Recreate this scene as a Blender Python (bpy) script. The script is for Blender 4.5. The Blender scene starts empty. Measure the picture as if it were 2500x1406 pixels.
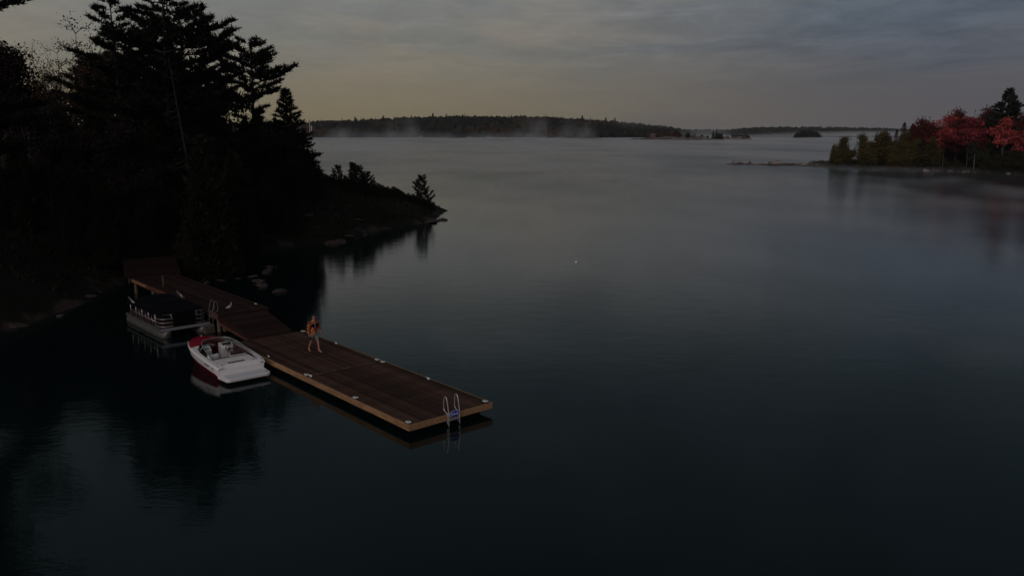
import bpy, bmesh, math, random
import numpy as np
from mathutils import Vector, Matrix
R = math.radians
scn = bpy.context.scene
COL = scn.collection

# ------------------------------------------------------------------ camera
CAM_H, FPX, HOR = 10.7, 2020.0, 320.0
PITCH = math.atan((703 - HOR) / FPX)
cam_d = bpy.data.cameras.new('camera')
cam_d.sensor_width = 36.0
cam_d.lens = 36.0 * FPX / 2500.0
cam_d.clip_start = 0.1
cam_d.clip_end = 20000
cam = bpy.data.objects.new('camera', cam_d)
COL.objects.link(cam)
cam.location = (0, 0, CAM_H)
cam.rotation_euler = (math.pi / 2 - PITCH, 0, 0)
scn.camera = cam

# ------------------------------------------------------------------ light, sky, exposure
SUN_EL, SUN_AZ = 32.0, 200.0       # direction the light comes from, degrees clockwise from +Y
scn.view_settings.view_transform = 'Standard'
scn.view_settings.look = 'None'
scn.view_settings.exposure = 0.0
scn.view_settings.gamma = 1.0
scn.view_settings.use_curve_mapping = False
sd = bpy.data.lights.new('sun', 'SUN')
sd.energy = 0.80
sd.angle = R(50)
sd.color = (1.0, 0.86, 0.84)
sun = bpy.data.objects.new('sun', sd)
COL.objects.link(sun)
_a, _e = R(SUN_AZ), R(SUN_EL)
sdir = Vector((math.sin(_a) * math.cos(_e), math.cos(_a) * math.cos(_e), math.sin(_e)))
sun.rotation_euler = sdir.to_track_quat('Z', 'Y').to_euler()

cy = scn.cycles
cy.volume_bounces = 2
cy.max_bounces = 8
cy.volume_max_steps = 128
cy.use_denoising = True
cy.sample_clamp_indirect = 3.0


class NT:
    """small helper for building node trees"""
    def __init__(s, tree, clear=True):
        s.t = tree
        if clear:
            tree.nodes.clear()

    def n(s, typ, **kw):
        nd = s.t.nodes.new(typ)
        for k, v in kw.items():
            setattr(nd, k, v)
        return nd

    def l(s, a, b):
        s.t.links.new(a, b)

    def val(s, sock, v):
        if isinstance(v, bpy.types.NodeSocket):
            s.l(v, sock)
        else:
            sock.default_value = v

    def math(s, op, a, b=0.0, c=0.0, clamp=False):
        nd = s.n('ShaderNodeMath', operation=op)
        nd.use_clamp = clamp
        s.val(nd.inputs[0], a)
        s.val(nd.inputs[1], b)
        s.val(nd.inputs[2], c)
        return nd.outputs[0]

    def map(s, v, a, b, c=0.0, d=1.0, smooth=True):
        nd = s.n('ShaderNodeMapRange')
        nd.interpolation_type = 'SMOOTHSTEP' if smooth else 'LINEAR'
        s.val(nd.inputs[0], v)
        for i, x in enumerate((a, b, c, d)):
            s.val(nd.inputs[1 + i], x)
        return nd.outputs[0]

    def ramp(s, fac, stops, interp='LINEAR'):
        nd = s.n('ShaderNodeValToRGB')
        cr = nd.color_ramp
        cr.interpolation = interp
        while len(cr.elements) > 1:
            cr.elements.remove(cr.elements[-1])
        for i, (p, c) in enumerate(stops):
            e = cr.elements[0] if i == 0 else cr.elements.new(p)
            e.position = p
            e.color = (*c, 1)
        s.val(nd.inputs[0], fac)
        return nd.outputs[0]

    def mix(s, fac, a, b, typ='MIX'):
        nd = s.n('ShaderNodeMix', data_type='RGBA', blend_type=typ)
        s.val(nd.inputs[0], fac)
        s.val(nd.inputs[6], a if isinstance(a, bpy.types.NodeSocket) else (*a, 1))
        s.val(nd.inputs[7], b if isinstance(b, bpy.types.NodeSocket) else (*b, 1))
        return nd.outputs[2]

    def noise(s, vec, scale, detail=4, rough=0.5, dist=0.0):
        nd = s.n('ShaderNodeTexNoise')
        nd.inputs['Scale'].default_value = scale
        nd.inputs['Detail'].default_value = detail
        nd.inputs['Roughness'].default_value = rough
        nd.inputs['Distortion'].default_value = dist
        if vec is not None:
            s.l(vec, nd.inputs['Vector'])
        return nd.outputs['Fac']

    def mapping(s, vec, scale=(1, 1, 1), rot=(0, 0, 0), loc=(0, 0, 0)):
        nd = s.n('ShaderNodeMapping')
        nd.inputs['Scale'].default_value = scale
        nd.inputs['Rotation'].default_value = rot
        nd.inputs['Location'].default_value = loc
        s.l(vec, nd.inputs['Vector'])
        return nd.outputs[0]


world = bpy.data.worlds.new('World')
scn.world = world
world.use_nodes = True
w = NT(world.node_tree)
tc = w.n('ShaderNodeTexCoord').outputs['Generated']
sep = w.n('ShaderNodeSeparateXYZ')
w.l(tc, sep.inputs[0])
X, Y, Z = sep.outputs
zc = w.math('MAXIMUM', Z, 0.0)
warm_side = w.ramp(zc, [(0.0, (.182, .156, .100)), (.045, (.186, .164, .122)), (.09, (.182, .170, .144)), (.157, (.190, .186, .176)),
                        (.21, (.124, .134, .134)), (.30, (.060, .078, .084)), (.5, (.048, .068, .076)), (1.0, (.040, .056, .064))])
cool_side = w.ramp(zc, [(0.0, (.096, .086, .092)), (.05, (.086, .086, .098)), (.09, (.086, .096, .118)), (.157, (.094, .114, .142)),
                        (.21, (.068, .089, .108)), (.30, (.046, .064, .078)), (.5, (.040, .056, .070)), (1.0, (.036, .048, .058))])
side = w.map(X, -0.20, 0.50)
base = w.mix(side, warm_side, cool_side)
# cloud layer seen in perspective: direction projected on a plane overhead
zz = w.math('ADD', zc, 0.055)
px = w.math('DIVIDE', X, zz)
py = w.math('DIVIDE', Y, zz)
cmb = w.n('ShaderNodeCombineXYZ')
w.l(px, cmb.inputs[0]); w.l(py, cmb.inputs[1])
cv = w.mapping(cmb.outputs[0], scale=(.8, .62, 1), rot=(0, 0, R(14)))
n1 = w.noise(cv, .55, 5, .55, .5)
n2 = w.noise(w.mapping(cmb.outputs[0], scale=(1.0, .62, 1), rot=(0, 0, R(-16)), loc=(3.1, 7.7, 0)), 2.1, 8, .66, .5)
high = w.map(zc, 0.025, 0.12)
amp = w.math('MULTIPLY_ADD', high, w.math('MULTIPLY_ADD', side, .34, .30), 0.05)
c1 = w.math('MULTIPLY', w.math('SUBTRACT', n1, 0.5), amp)
c2 = w.math('MULTIPLY', w.math('SUBTRACT', n2, 0.5), amp)
lum = w.math('ADD', w.math('MULTIPLY_ADD', c1, 1.5, w.math('MULTIPLY_ADD', high, .09, 1.0)), w.math('MULTIPLY', c2, 1.7))
wisp = w.map(w.noise(w.mapping(cmb.outputs[0], scale=(.55, 1.35, 1), rot=(0, 0, R(8)), loc=(1.3, 2.2, 0)), 1.25, 7, .62, .6), .55, .74)
lum = w.math('ADD', lum, w.math('MULTIPLY', w.math('MULTIPLY', wisp, high), 0.20))
sky_c = w.mix(1.0, base, (1, 1, 1), 'MULTIPLY')
tint = w.map(n1, .38, .62)
sky_c = w.mix(w.math('MULTIPLY', high, .9), sky_c, w.mix(1.0, sky_c, w.mix(tint, (.91, .975, 1.03), (1.09, 1.03, .96)), 'MULTIPLY'))
glow = w.math('MULTIPLY', w.map(zc, 0.0, .085, 1.0, 0.0), w.map(X, -.5, .36, 1.0, 0.0))
sky_c = w.mix(glow, sky_c, w.mix(1.0, sky_c, (1.05, .985, .86), 'MULTIPLY'))
vm = w.n('ShaderNodeVectorMath', operation='SCALE')
w.l(sky_c, vm.inputs[0]); w.l(lum, vm.inputs['Scale'])
bg = w.n('ShaderNodeBackground')
w.l(vm.outputs[0], bg.inputs[0])
bg.inputs[1].default_value = 1.0
sky = w.n('ShaderNodeTexSky', sky_type='NISHITA', sun_disc=False)
sky.sun_elevation = R(SUN_EL); sky.sun_rotation = R(SUN_AZ)
bg2 = w.n('ShaderNodeBackground')
w.l(sky.outputs[0], bg2.inputs[0])
bg2.inputs[1].default_value = 0.0006
ad = w.n('ShaderNodeAddShader')
w.l(bg.outputs[0], ad.inputs[0]); w.l(bg2.outputs[0], ad.inputs[1])
wo = w.n('ShaderNodeOutputWorld')
w.l(ad.outputs[0], wo.inputs[0])


# ------------------------------------------------------------------ projecting photograph points to the ground
_c, _s = math.cos(PITCH), math.sin(PITCH)
def ray(px, py):
    x, y = (px - 1250) / FPX, -(py - 703) / FPX
    return (x, _c + y * _s, -_s + y * _c)
def G(px, py, z=0.0):
    d = ray(px, py); t = (z - CAM_H) / d[2]
    return Vector((d[0] * t, d[1] * t, z))
def Q(px, py, D):
    d = ray(px, py); t = D / d[1]
    return Vector((d[0] * t, D, CAM_H + d[2] * t))

# dock frame: s runs from the outer end towards the shore, t across (0 = boat side)
A0 = Vector((-3.645, 27.986, 0)); DU = Vector((-.655, .7556, 0)).normalized(); DW = Vector((DU.y, -DU.x, 0))
def D(s, t, z=0.0):
    return A0 + DU * s + DW * t + Vector((0, 0, z))
DOCK_ROT = math.atan2(DU.y, DU.x)

# ------------------------------------------------------------------ object helpers
def props(o, label=None, cat=None, group=None, kind=None):
    if label: o['label'] = label
    if cat: o['category'] = cat
    if group: o['group'] = group
    if kind: o['kind'] = kind
    return o

def thing(name, label, cat, loc=(0, 0, 0), rz=0.0, group=None):
    o = bpy.data.objects.new(name, None)
    o.empty_display_size = .2
    COL.objects.link(o)
    o.location = loc; o.rotation_euler = (0, 0, rz)
    return props(o, label, cat, group)

def link(name, me, mat=None, parent=None, loc=None, rot=None):
    o = bpy.data.objects.new(name, me)
    COL.objects.link(o)
    if mat is not None and len(me.materials) == 0:
        me.materials.append(mat)
    if parent is not None: o.parent = parent
    if loc is not None: o.location = loc
    if rot is not None: o.rotation_euler = rot
    return o

def npmesh(name, v, f, tone=None, smooth=False):
    """triangles or quads from numpy arrays"""
    v = np.asarray(v, dtype=np.float32); f = np.asarray(f, dtype=np.int32)
    me = bpy.data.meshes.new(name)
    k = f.shape[1]
    me.vertices.add(len(v)); me.vertices.foreach_set('co', v.ravel())
    me.loops.add(f.size); me.loops.foreach_set('vertex_index', f.ravel())
    me.polygons.add(len(f)); me.polygons.foreach_set('loop_start', np.arange(0, f.size, k, dtype=np.int32))
    me.polygons.foreach_set('loop_total', np.full(len(f), k, dtype=np.int32))
    if smooth:
        me.polygons.foreach_set('use_smooth', np.ones(len(f), dtype=bool))
    me.update(calc_edges=True)
    if tone is not None:
        at = me.attributes.new('tone', 'FLOAT', 'FACE')
        at.data.foreach_set('value', np.asarray(tone, dtype=np.float32))
    return me

class MB:
    """collects simple solids into one mesh"""
    def __init__(s): s.v = []; s.f = []; s.sm = []
    def add(s, vs, fs, smooth=False):
        b = len(s.v); s.v += [tuple(p) for p in vs]
        s.f += [tuple(b + i for i in f) for f in fs]; s.sm += [smooth] * len(fs)
        return s
    def box(s, lo, hi, M=None):
        x0, y0, z0 = lo; x1, y1, z1 = hi
        vs = [Vector(p) for p in ((x0, y0, z0), (x1, y0, z0), (x1, y1, z0), (x0, y1, z0), (x0, y0, z1), (x1, y0, z1), (x1, y1, z1), (x0, y1, z1))]
        if M is not None: vs = [M @ p for p in vs]
        return s.add(vs, [(3, 2, 1, 0), (4, 5, 6, 7), (0, 1, 5, 4), (1, 2, 6, 5), (2, 3, 7, 6), (3, 0, 4, 7)])
    def tube(s, pts, r, n=8, cap=True, smooth=True):
        pts = [Vector(p) for p in pts]
        rs = r if isinstance(r, (list, tuple)) else [r] * len(pts)
        vs, fs = [], []
        up = None
        for i, p in enumerate(pts):
            a = pts[max(i - 1, 0)]; b = pts[min(i + 1, len(pts) - 1)]
            t = (b - a).normalized()
            if up is None:
                up = Vector((0, 0, 1)) if abs(t.z) < .9 else Vector((1, 0, 0))
            e1 = (up - t * up.dot(t)).normalized(); up = e1; e2 = t.cross(e1)
            for k in range(n):
                an = 2 * math.pi * k / n
                vs.append(p + (e1 * math.cos(an) + e2 * math.sin(an)) * rs[i])
        for i in range(len(pts) - 1):
            for k in range(n):
                a, b = i * n + k, i * n + (k + 1) % n
                fs.append((a, b, b + n, a + n))
        s.add(vs, fs, smooth)
        if cap:
            m = len(pts)
            b0 = len(s.v) - len(vs)
            s.f.append(tuple(b0 + k for k in reversed(range(n)))); s.sm.append(False)
            s.f.append(tuple(b0 + (m - 1) * n + k for k in range(n))); s.sm.append(False)
        return s
    def loft(s, secs, closed=False, cap0=False, cap1=False, smooth=True):
        n = len(secs[0]); vs = [p for sec in secs for p in sec]; fs = []
        for i in range(len(secs) - 1):
            for k in range(n if closed else n - 1):
                a, b = i * n + k, i * n + (k + 1) % n
                fs.append((a, b, b + n, a + n))
        b0 = len(s.v)
        s.add(vs, fs, smooth)
        if cap0: s.f.append(tuple(b0 + k for k in reversed(range(n)))); s.sm.append(False)
        if cap1: s.f.append(tuple(b0 + (len(secs) - 1) * n + k for k in range(n))); s.sm.append(False)
        return s
    def mesh(s, name):
        me = bpy.data.meshes.new(name)
        me.from_pydata(s.v, [], s.f)
        me.polygons.foreach_set('use_smooth', s.sm)
        me.update()
        return me
    def obj(s, name, mat, parent=None, bevel=0, **kw):
        me = s.mesh(name)
        if bevel:
            bm = bmesh.new(); bm.from_mesh(me)
            bmesh.ops.recalc_face_normals(bm, faces=bm.faces)
            es = [e for e in bm.edges if e.is_manifold and e.calc_face_angle(0) > .6]
            bmesh.ops.bevel(bm, geom=es, offset=bevel, segments=2, affect='EDGES', profile=.6)
            bm.to_mesh(me); bm.free()
        return link(name, me, mat, parent, **kw)

def copy_tree(o, parent=None):
    c = o.copy(); COL.objects.link(c)
    if parent is not None: c.parent = parent
    for ch in list(o.children):
        copy_tree(ch, c)
    return c

# ------------------------------------------------------------------ materials
def pmat(name, col, rough=.6, metal=0.0, spec=.5, var=0.0, nscale=8.0, bump=0.0, vcol=None, coat=0.0, stretch=(1, 1, 1), tone=None, objvar=0.0, subsurf=0.0):
    m = bpy.data.materials.new(name); m.use_nodes = True
    t = NT(m.node_tree)
    b = t.n('ShaderNodeBsdfPrincipled'); o = t.n('ShaderNodeOutputMaterial'); t.l(b.outputs[0], o.inputs[0])
    b.inputs['Roughness'].default_value = rough; b.inputs['Metallic'].default_value = metal
    b.inputs['Specular IOR Level'].default_value = spec; b.inputs['Coat Weight'].default_value = coat
    c = col
    tcn = t.n('ShaderNodeTexCoord').outputs['Object']
    mp = t.mapping(tcn, scale=stretch)
    if var or vcol:
        nz = t.noise(mp, nscale, 6, .6)
        c2 = vcol if vcol else tuple(x * (1 - var) for x in col)
        c = t.mix(t.map(nz, .35, .65), c2, col)
    if tone:
        at = t.n('ShaderNodeAttribute', attribute_name='tone').outputs['Fac']
        c = t.ramp(at, tone)
    if objvar:
        oi = t.n('ShaderNodeObjectInfo').outputs['Random']
        k = t.map(oi, 0, 1, 1 - objvar, 1 + objvar, smooth=False)
        v2 = t.n('ShaderNodeVectorMath', operation='SCALE')
        if isinstance(c, bpy.types.NodeSocket): t.l(c, v2.inputs[0])
        else: v2.inputs[0].default_value = c
        t.l(k, v2.inputs['Scale']); c = v2.outputs[0]
    if isinstance(c, bpy.types.NodeSocket): t.l(c, b.inputs['Base Color'])
    else: b.inputs['Base Color'].default_value = (*c, 1)
    if bump:
        bp = t.n('ShaderNodeBump'); bp.inputs['Strength'].default_value = min(1, bump * 10); bp.inputs['Distance'].default_value = bump
        t.l(t.noise(mp, nscale * 2.5, 5, .65), bp.inputs['Height']); t.l(bp.outputs[0], b.inputs['Normal'])
    return m

M = {}
M['deck'] = pmat('deck_wood', (.082, .044, .031), .75, vcol=(.032, .016, .0115), nscale=2.2, bump=.004, stretch=(.6, 9, 9), objvar=.42, spec=.08)
M['fascia'] = pmat('fascia_wood', (.40, .225, .11), .7, vcol=(.24, .13, .062), nscale=2.2, bump=.003, stretch=(.8, 6, 6), objvar=.12)
M['fascia_red'] = pmat('stained_wood', (.13, .042, .022), .7, vcol=(.060, .022, .014), nscale=2.2, bump=.003, stretch=(.8, 6, 6), objvar=.15)
M['deck_shaded'] = pmat('shaded_deck_wood', (.040, .020, .017), .8, vcol=(.018, .010, .009), nscale=3.0, bump=.004, stretch=(.6, 9, 9), objvar=.4, spec=.06)  # deck colour darkened to stand in for tree shade near the shore
M['old_wood'] = pmat('old_wood', (.11, .085, .06), .8, vcol=(.05, .04, .03), nscale=3, bump=.005)
M['black_plastic'] = pmat('black_plastic', (.012, .012, .013), .5)
M['white_plastic'] = pmat('white_plastic', (.85, .84, .83), .4)
M['alu'] = pmat('aluminium', (.62, .60, .60), .38, metal=.75, var=.15, nscale=20)
M['alu_dull'] = pmat('dull_aluminium', (.17, .165, .15), .5, metal=.45, var=.3, nscale=5)
M['gel_white'] = pmat('white_gelcoat', (.84, .80, .80), .28, coat=.5, var=.05, nscale=4)
M['gel_grey'] = pmat('grey_nonskid', (.62, .62, .65), .7, var=.08, nscale=30, bump=.001)
M['gel_red'] = pmat('red_gelcoat', (.34, .012, .036), .22, coat=.7, var=.1, nscale=2)
M['gull_grey'] = pmat('gull_feathers', (.36, .34, .33), .8)
M['vinyl_white'] = pmat('white_vinyl', (.70, .66, .65), .5, var=.08)
M['vinyl_dark'] = pmat('maroon_vinyl', (.060, .022, .022), .5, var=.2)
M['floor_dark'] = pmat('burgundy_carpet', (.045, .010, .012), .9, var=.3, nscale=40)
M['rubber'] = pmat('black_rubber', (.012, .012, .012), .6)
M['cover'] = pmat('navy_canvas', (.0016, .0019, .0050), .9, spec=.1, var=.35, nscale=1.2, bump=.02)
M['blue_sign'] = pmat('blue_sign', (.010, .022, .34), .4)
M['skin'] = pmat('skin', (.46, .19, .135), .55, var=.12, nscale=10)
M['hair'] = pmat('dark_hair', (.012, .008, .006), .7)
M['shorts'] = pmat('sage_shorts', (.165, .185, .15), .85, var=.2, nscale=12)
M['black_cloth'] = pmat('black_cloth', (.012, .009, .009), .8)
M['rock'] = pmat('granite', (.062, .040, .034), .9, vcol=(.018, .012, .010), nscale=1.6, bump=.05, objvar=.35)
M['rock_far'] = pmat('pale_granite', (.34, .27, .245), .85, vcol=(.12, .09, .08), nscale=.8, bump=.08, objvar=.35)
M['bark'] = pmat('bark', (.022, .016, .012), .9, var=.5, nscale=9, bump=.02, stretch=(1, 1, .3))
M['pale_bark'] = pmat('pale_bark', (.19, .165, .155), .85, vcol=(.08, .07, .06), nscale=4, stretch=(1, 1, .4))
M['grey_bark'] = pmat('grey_birch_bark', (.11, .095, .09), .85, var=.5, nscale=4)
M['snag'] = pmat('weathered_wood', (.036, .030, .026), .9, var=.4, nscale=6)
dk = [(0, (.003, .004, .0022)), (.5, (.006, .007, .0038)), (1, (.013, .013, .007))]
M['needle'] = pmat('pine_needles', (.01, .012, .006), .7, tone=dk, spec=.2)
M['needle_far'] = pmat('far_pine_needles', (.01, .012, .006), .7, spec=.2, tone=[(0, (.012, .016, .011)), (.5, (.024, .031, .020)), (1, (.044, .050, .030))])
M['cedar'] = pmat('cedar_leaves', (.02, .02, .01), .75, spec=.2, tone=[(0, (.006, .006, .003)), (1, (.020, .019, .008))])
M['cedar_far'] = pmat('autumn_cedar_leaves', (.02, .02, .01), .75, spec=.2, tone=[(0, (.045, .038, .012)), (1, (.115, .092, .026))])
M['cedar_dim'] = pmat('low_brush_leaves', (.02, .02, .01), .75, spec=.2, tone=[(0, (.014, .012, .005)), (1, (.050, .040, .014))])
M['dark_leaf'] = pmat('dark_leaves', (.02, .02, .01), .7, spec=.2, tone=[(0, (.005, .004, .003)), (1, (.018, .009, .006))])
M['brown_leaf'] = pmat('brown_leaves', (.02, .02, .01), .7, spec=.2, tone=[(0, (.035, .018, .010)), (1, (.085, .045, .022))])
M['maple_red'] = pmat('red_maple_leaves', (.5, .05, .04), .65, spec=.2, tone=[(0, (.09, .012, .013)), (.5, (.30, .042, .040)), (1, (.64, .125, .105))])
M['maple_pink'] = pmat('crimson_maple_leaves', (.5, .05, .04), .65, spec=.2, tone=[(0, (.06, .008, .011)), (.5, (.22, .028, .034)), (1, (.50, .085, .092))])
M['maple_dark'] = pmat('dark_red_leaves', (.5, .05, .04), .65, spec=.2, tone=[(0, (.040, .008, .010)), (1, (.12, .020, .018))])
M['grass'] = pmat('dry_grass', (.05, .05, .02), .85, spec=.1, tone=[(0, (.012, .011, .005)), (1, (.038, .030, .012))])
M['reed'] = pmat('reed_blades', (.16, .15, .09), .85, spec=.1, tone=[(0, (.04, .036, .02)), (1, (.12, .105, .065))])
M['glass_dark'] = pmat('dark_glass', (.01, .012, .014), .1)

def ground_mat(name, dark, mid, rock, scale=.25):
    m = bpy.data.materials.new(name); m.use_nodes = True
    t = NT(m.node_tree)
    b = t.n('ShaderNodeBsdfPrincipled'); o = t.n('ShaderNodeOutputMaterial'); t.l(b.outputs[0], o.inputs[0])
    b.inputs['Roughness'].default_value = .9; b.inputs['Specular IOR Level'].default_value = .15
    p = t.n('ShaderNodeNewGeometry').outputs['Position']
    n1 = t.noise(p, scale, 6, .6); n2 = t.noise(p, scale * 5, 5, .6)
    c = t.mix(t.map(n2, .3, .7), dark, mid)
    sp = t.n('ShaderNodeSeparateXYZ'); t.l(p, sp.inputs[0])
    low = t.map(sp.outputs[2], .05, .8, 1.0, 0.0)
    rk = t.math('MULTIPLY', t.map(t.math('ADD', n1, t.math('MULTIPLY', low, .10)), .58, .66), 1.0)
    rc = t.mix(t.map(n2, .3, .7), tuple(x * .45 for x in rock), rock)
    t.l(t.mix(rk, c, rc), b.inputs['Base Color'])
    bp = t.n('ShaderNodeBump'); bp.inputs['Strength'].default_value = .9; bp.inputs['Distance'].default_value = .15
    t.l(n2, bp.inputs['Height']); t.l(bp.outputs[0], b.inputs['Normal'])
    return m
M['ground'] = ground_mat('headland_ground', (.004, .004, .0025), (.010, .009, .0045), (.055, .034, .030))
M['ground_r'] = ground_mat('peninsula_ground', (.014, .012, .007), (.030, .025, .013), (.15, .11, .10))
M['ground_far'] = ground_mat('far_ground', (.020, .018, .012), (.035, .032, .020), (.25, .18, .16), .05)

# ------------------------------------------------------------------ water
def water():
    me = bpy.data.meshes.new('lake_water')
    S = 9000
    me.from_pydata([(-S, -S, 0), (S, -S, 0), (S, S, 0), (-S, S, 0)], [], [(0, 1, 2, 3)])
    m = bpy.data.materials.new('lake_water'); m.use_nodes = True
    t = NT(m.node_tree)
    b = t.n('ShaderNodeBsdfPrincipled'); o = t.n('ShaderNodeOutputMaterial'); t.l(b.outputs[0], o.inputs[0])
    b.inputs['Base Color'].default_value = (.0010, .0062, .0068, 1)
    b.inputs['IOR'].default_value = 1.333
    p = t.n('ShaderNodeNewGeometry').outputs['Position']
    sp = t.n('ShaderNodeSeparateXYZ'); t.l(p, sp.inputs[0])
    # ripples; calmer close to the docks, a breeze further out (patchy)
    r1 = t.noise(t.mapping(p, scale=(1, 1.6, 1)), 2.6, 3, .55)
    r2 = t.noise(t.mapping(p, scale=(1, 1.5, 1), rot=(0, 0, .4)), .55, 3, .5)
    r3 = t.noise(t.mapping(p, scale=(1, 2.2, 1)), 9.0, 2, .5)
    patch = t.map(t.noise(t.mapping(p, scale=(1, .45, 1)), .02, 4, .6), .36, .64, .55, 1.2)
    far = t.map(sp.outputs[1], 45, 230, 1.0, 6.0)
    h = t.math('ADD', t.math('MULTIPLY', r1, .0055), t.math('ADD', t.math('MULTIPLY', r2, .012), t.math('MULTIPLY', r3, .0011)))
    h = t.math('MULTIPLY', h, t.math('MULTIPLY', patch, far))
    bp = t.n('ShaderNodeBump'); bp.inputs['Strength'].default_value = 1.0; bp.inputs['Distance'].default_value = 1.0
    t.l(h, bp.inputs['Height']); t.l(bp.outputs[0], b.inputs['Normal'])
    rg = t.math('MULTIPLY', t.map(sp.outputs[1], 45, 230, .05, .19), patch)
    t.l(rg, b.inputs['Roughness'])
    ob = link('lake_water', me, m)
    props(ob, 'dark calm lake water with faint ripples reflecting the grey sky', 'lake', kind='structure')
water()

# ------------------------------------------------------------------ terrain
def sdf(poly, X, Y):
    """distance inside a polygon (positive inside)"""
    P = np.array(poly, float); n = len(P)
    d = np.full(X.shape, 1e9); ins = np.zeros(X.shape, bool)
    for i in range(n):
        a, b = P[i], P[(i + 1) % n]
        e = b - a; L = e @ e
        t = np.clip(((X - a[0]) * e[0] + (Y - a[1]) * e[1]) / L, 0, 1)
        d = np.minimum(d, np.hypot(X - a[0] - t * e[0], Y - a[1] - t * e[1]))
        c = ((a[1] > Y) != (b[1] > Y)) & (X < (b[0] - a[0]) * (Y - a[1]) / (b[1] - a[1] + 1e-12) + a[0])
        ins ^= c
    return np.where(ins, d, -d)

_rs = np.random.RandomState(7)
_tab = _rs.rand(256, 256)
def vnoise(x, y, sc):
    x = np.asarray(x) / sc + 1000.5; y = np.asarray(y) / sc + 1000.5
    xi, yi = np.floor(x).astype(int), np.floor(y).astype(int); fx, fy = x - xi, y - yi
    fx = fx * fx * (3 - 2 * fx); fy = fy * fy * (3 - 2 * fy)
    g = lambda a, b: _tab[a % 256, b % 256]
    return (g(xi, yi) * (1 - fx) + g(xi + 1, yi) * fx) * (1 - fy) + (g(xi, yi + 1) * (1 - fx) + g(xi + 1, yi + 1) * fx) * fy
def fbm(x, y, sc):
    return (vnoise(x, y, sc) - .5) + .5 * (vnoise(x, y, sc / 2.1) - .5) + .25 * (vnoise(x, y, sc / 4.3) - .5)

def xy(px, py): p = G(px, py); return (p.x, p.y)
LEFT = [(-200, -20), (-70, 20), (-44, 34), xy(0, 806), xy(70, 790), xy(120, 765), xy(190, 748), xy(240, 716), xy(300, 694),
        xy(330, 668), xy(420, 656), xy(480, 665), xy(560, 655), xy(600, 632), xy(660, 607), xy(750, 594), xy(800, 590), xy(850, 586), xy(880, 570),
        xy(960, 557), xy(1040, 542), xy(1070, 530), xy(1088, 522), (-9.5, 113), (-13, 117), (-20, 124), (-34, 134), (-60, 146), (-110, 160), (-260, 170), (-260, -20)]
def left_h(x, y):
    d = sdf(LEFT, np.asarray(x, float), np.asarray(y, float))
    n = fbm(x, y, 7.0)
    d2 = d + n * 1.6
    h = np.where(d2 > 0, .12 + 5.4 * (1 - np.exp(-np.maximum(d2, 0) / 9.0)) + n * np.clip(d2 / 4, 0, 1) * 1.1 + .035 * np.maximum(d2, 0), np.maximum(-3, d2 * .35))
    return h
RIGHT = [xy(1768, 401.6), xy(1840, 403), xy(1900, 404.8), xy(1950, 405), xy(2000, 408), xy(2100, 413), xy(2250, 417), xy(2400, 422), xy(2500, 427), xy(2650, 436),
         (190, 175), (330, 150), (420, 260), (300, 350), (170, 345), (132, 312), xy(2110, 394), xy(2040, 398), xy(1985, 401.5), xy(1940, 402.2), xy(1890, 402.4), xy(1800, 400.9)]
def right_h(x, y):
    d = sdf(RIGHT, np.asarray(x, float), np.asarray(y, float)); n = fbm(x, y, 6.0)
    d2 = d + n * .8
    return np.where(d2 > 0, .08 + 1.5 * (1 - np.exp(-np.maximum(d2, 0) / 10.0)) + n * .35, np.maximum(-3, d2 * .4))

def grid(name, x0, x1, y0, y1, step, hf, mat, label, cat):
    xs = np.arange(x0, x1 + step, step); ys = np.arange(y0, y1 + step, step)
    X, Y = np.meshgrid(xs, ys); H = hf(X, Y)
    v = np.stack([X.ravel(), Y.ravel(), H.ravel()], 1)
    nx, ny = len(xs), len(ys)
    i = (np.arange(ny - 1)[:, None] * nx + np.arange(nx - 1)[None]).ravel()
    f = np.stack([i, i + 1, i + nx + 1, i + nx], 1)
    keep = (H.ravel()[f].max(1) > -1.2)
    me = npmesh(name, v, f[keep], smooth=True)
    return props(link(name, me, mat), label, cat, kind='structure')
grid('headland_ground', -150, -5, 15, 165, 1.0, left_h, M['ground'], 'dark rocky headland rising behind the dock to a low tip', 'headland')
grid('peninsula_ground', 62, 340, 170, 345, 1.6, right_h, M['ground_r'], 'low rocky peninsula with a thin stony spit on the right', 'peninsula')
def LH(x, y): return float(left_h(np.array([x]), np.array([y]))[0])
def RH(x, y): return float(right_h(np.array([x]), np.array([y]))[0])

# far hills
HP = np.array([(-400, 300), (500, 299), (760, 297), (860, 292), (940, 289), (1000, 286), (1080, 283.5), (1300, 282.5), (1350, 284), (1400, 287), (1450, 291), (1500, 296),
               (1560, 300), (1640, 308), (1700, 313.5), (1760, 319), (1800, 330), (1840, 345)], float)
def hill_top(x, y):
    px = 1250 + x / y * FPX
    yy = np.interp(px, HP[:, 0], HP[:, 1])
    return CAM_H + (HOR - yy) * 1480 / FPX
def hill_shore(x): return 1290 + fbm(x, x * 0, 90) * 40
def hill_h(x, y):
    top = hill_top(x, np.maximum(y, 1)) - 13
    d = y - hill_shore(x)
    s = np.clip(d / 170, 0, 1); s = s * s * (3 - 2 * s)
    end = np.clip((330 - x) / 60, 0, 1)
    return np.where(d > 0, (.5 + np.maximum(top, 2) * s + fbm(x, y, 60) * 3 * s), -2) * end - (1 - end) * 2
grid('hill', -900, 360, 1270, 1620, 14, hill_h, M['ground_far'], 'long low wooded hill across the lake', 'hill')
RP = np.array([(1500, 324), (1640, 321), (1760, 319), (1800, 315.5), (1850, 312.5), (2000, 312), (2090, 314), (2190, 316.5), (2400, 316), (2800, 314)], float)
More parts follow.
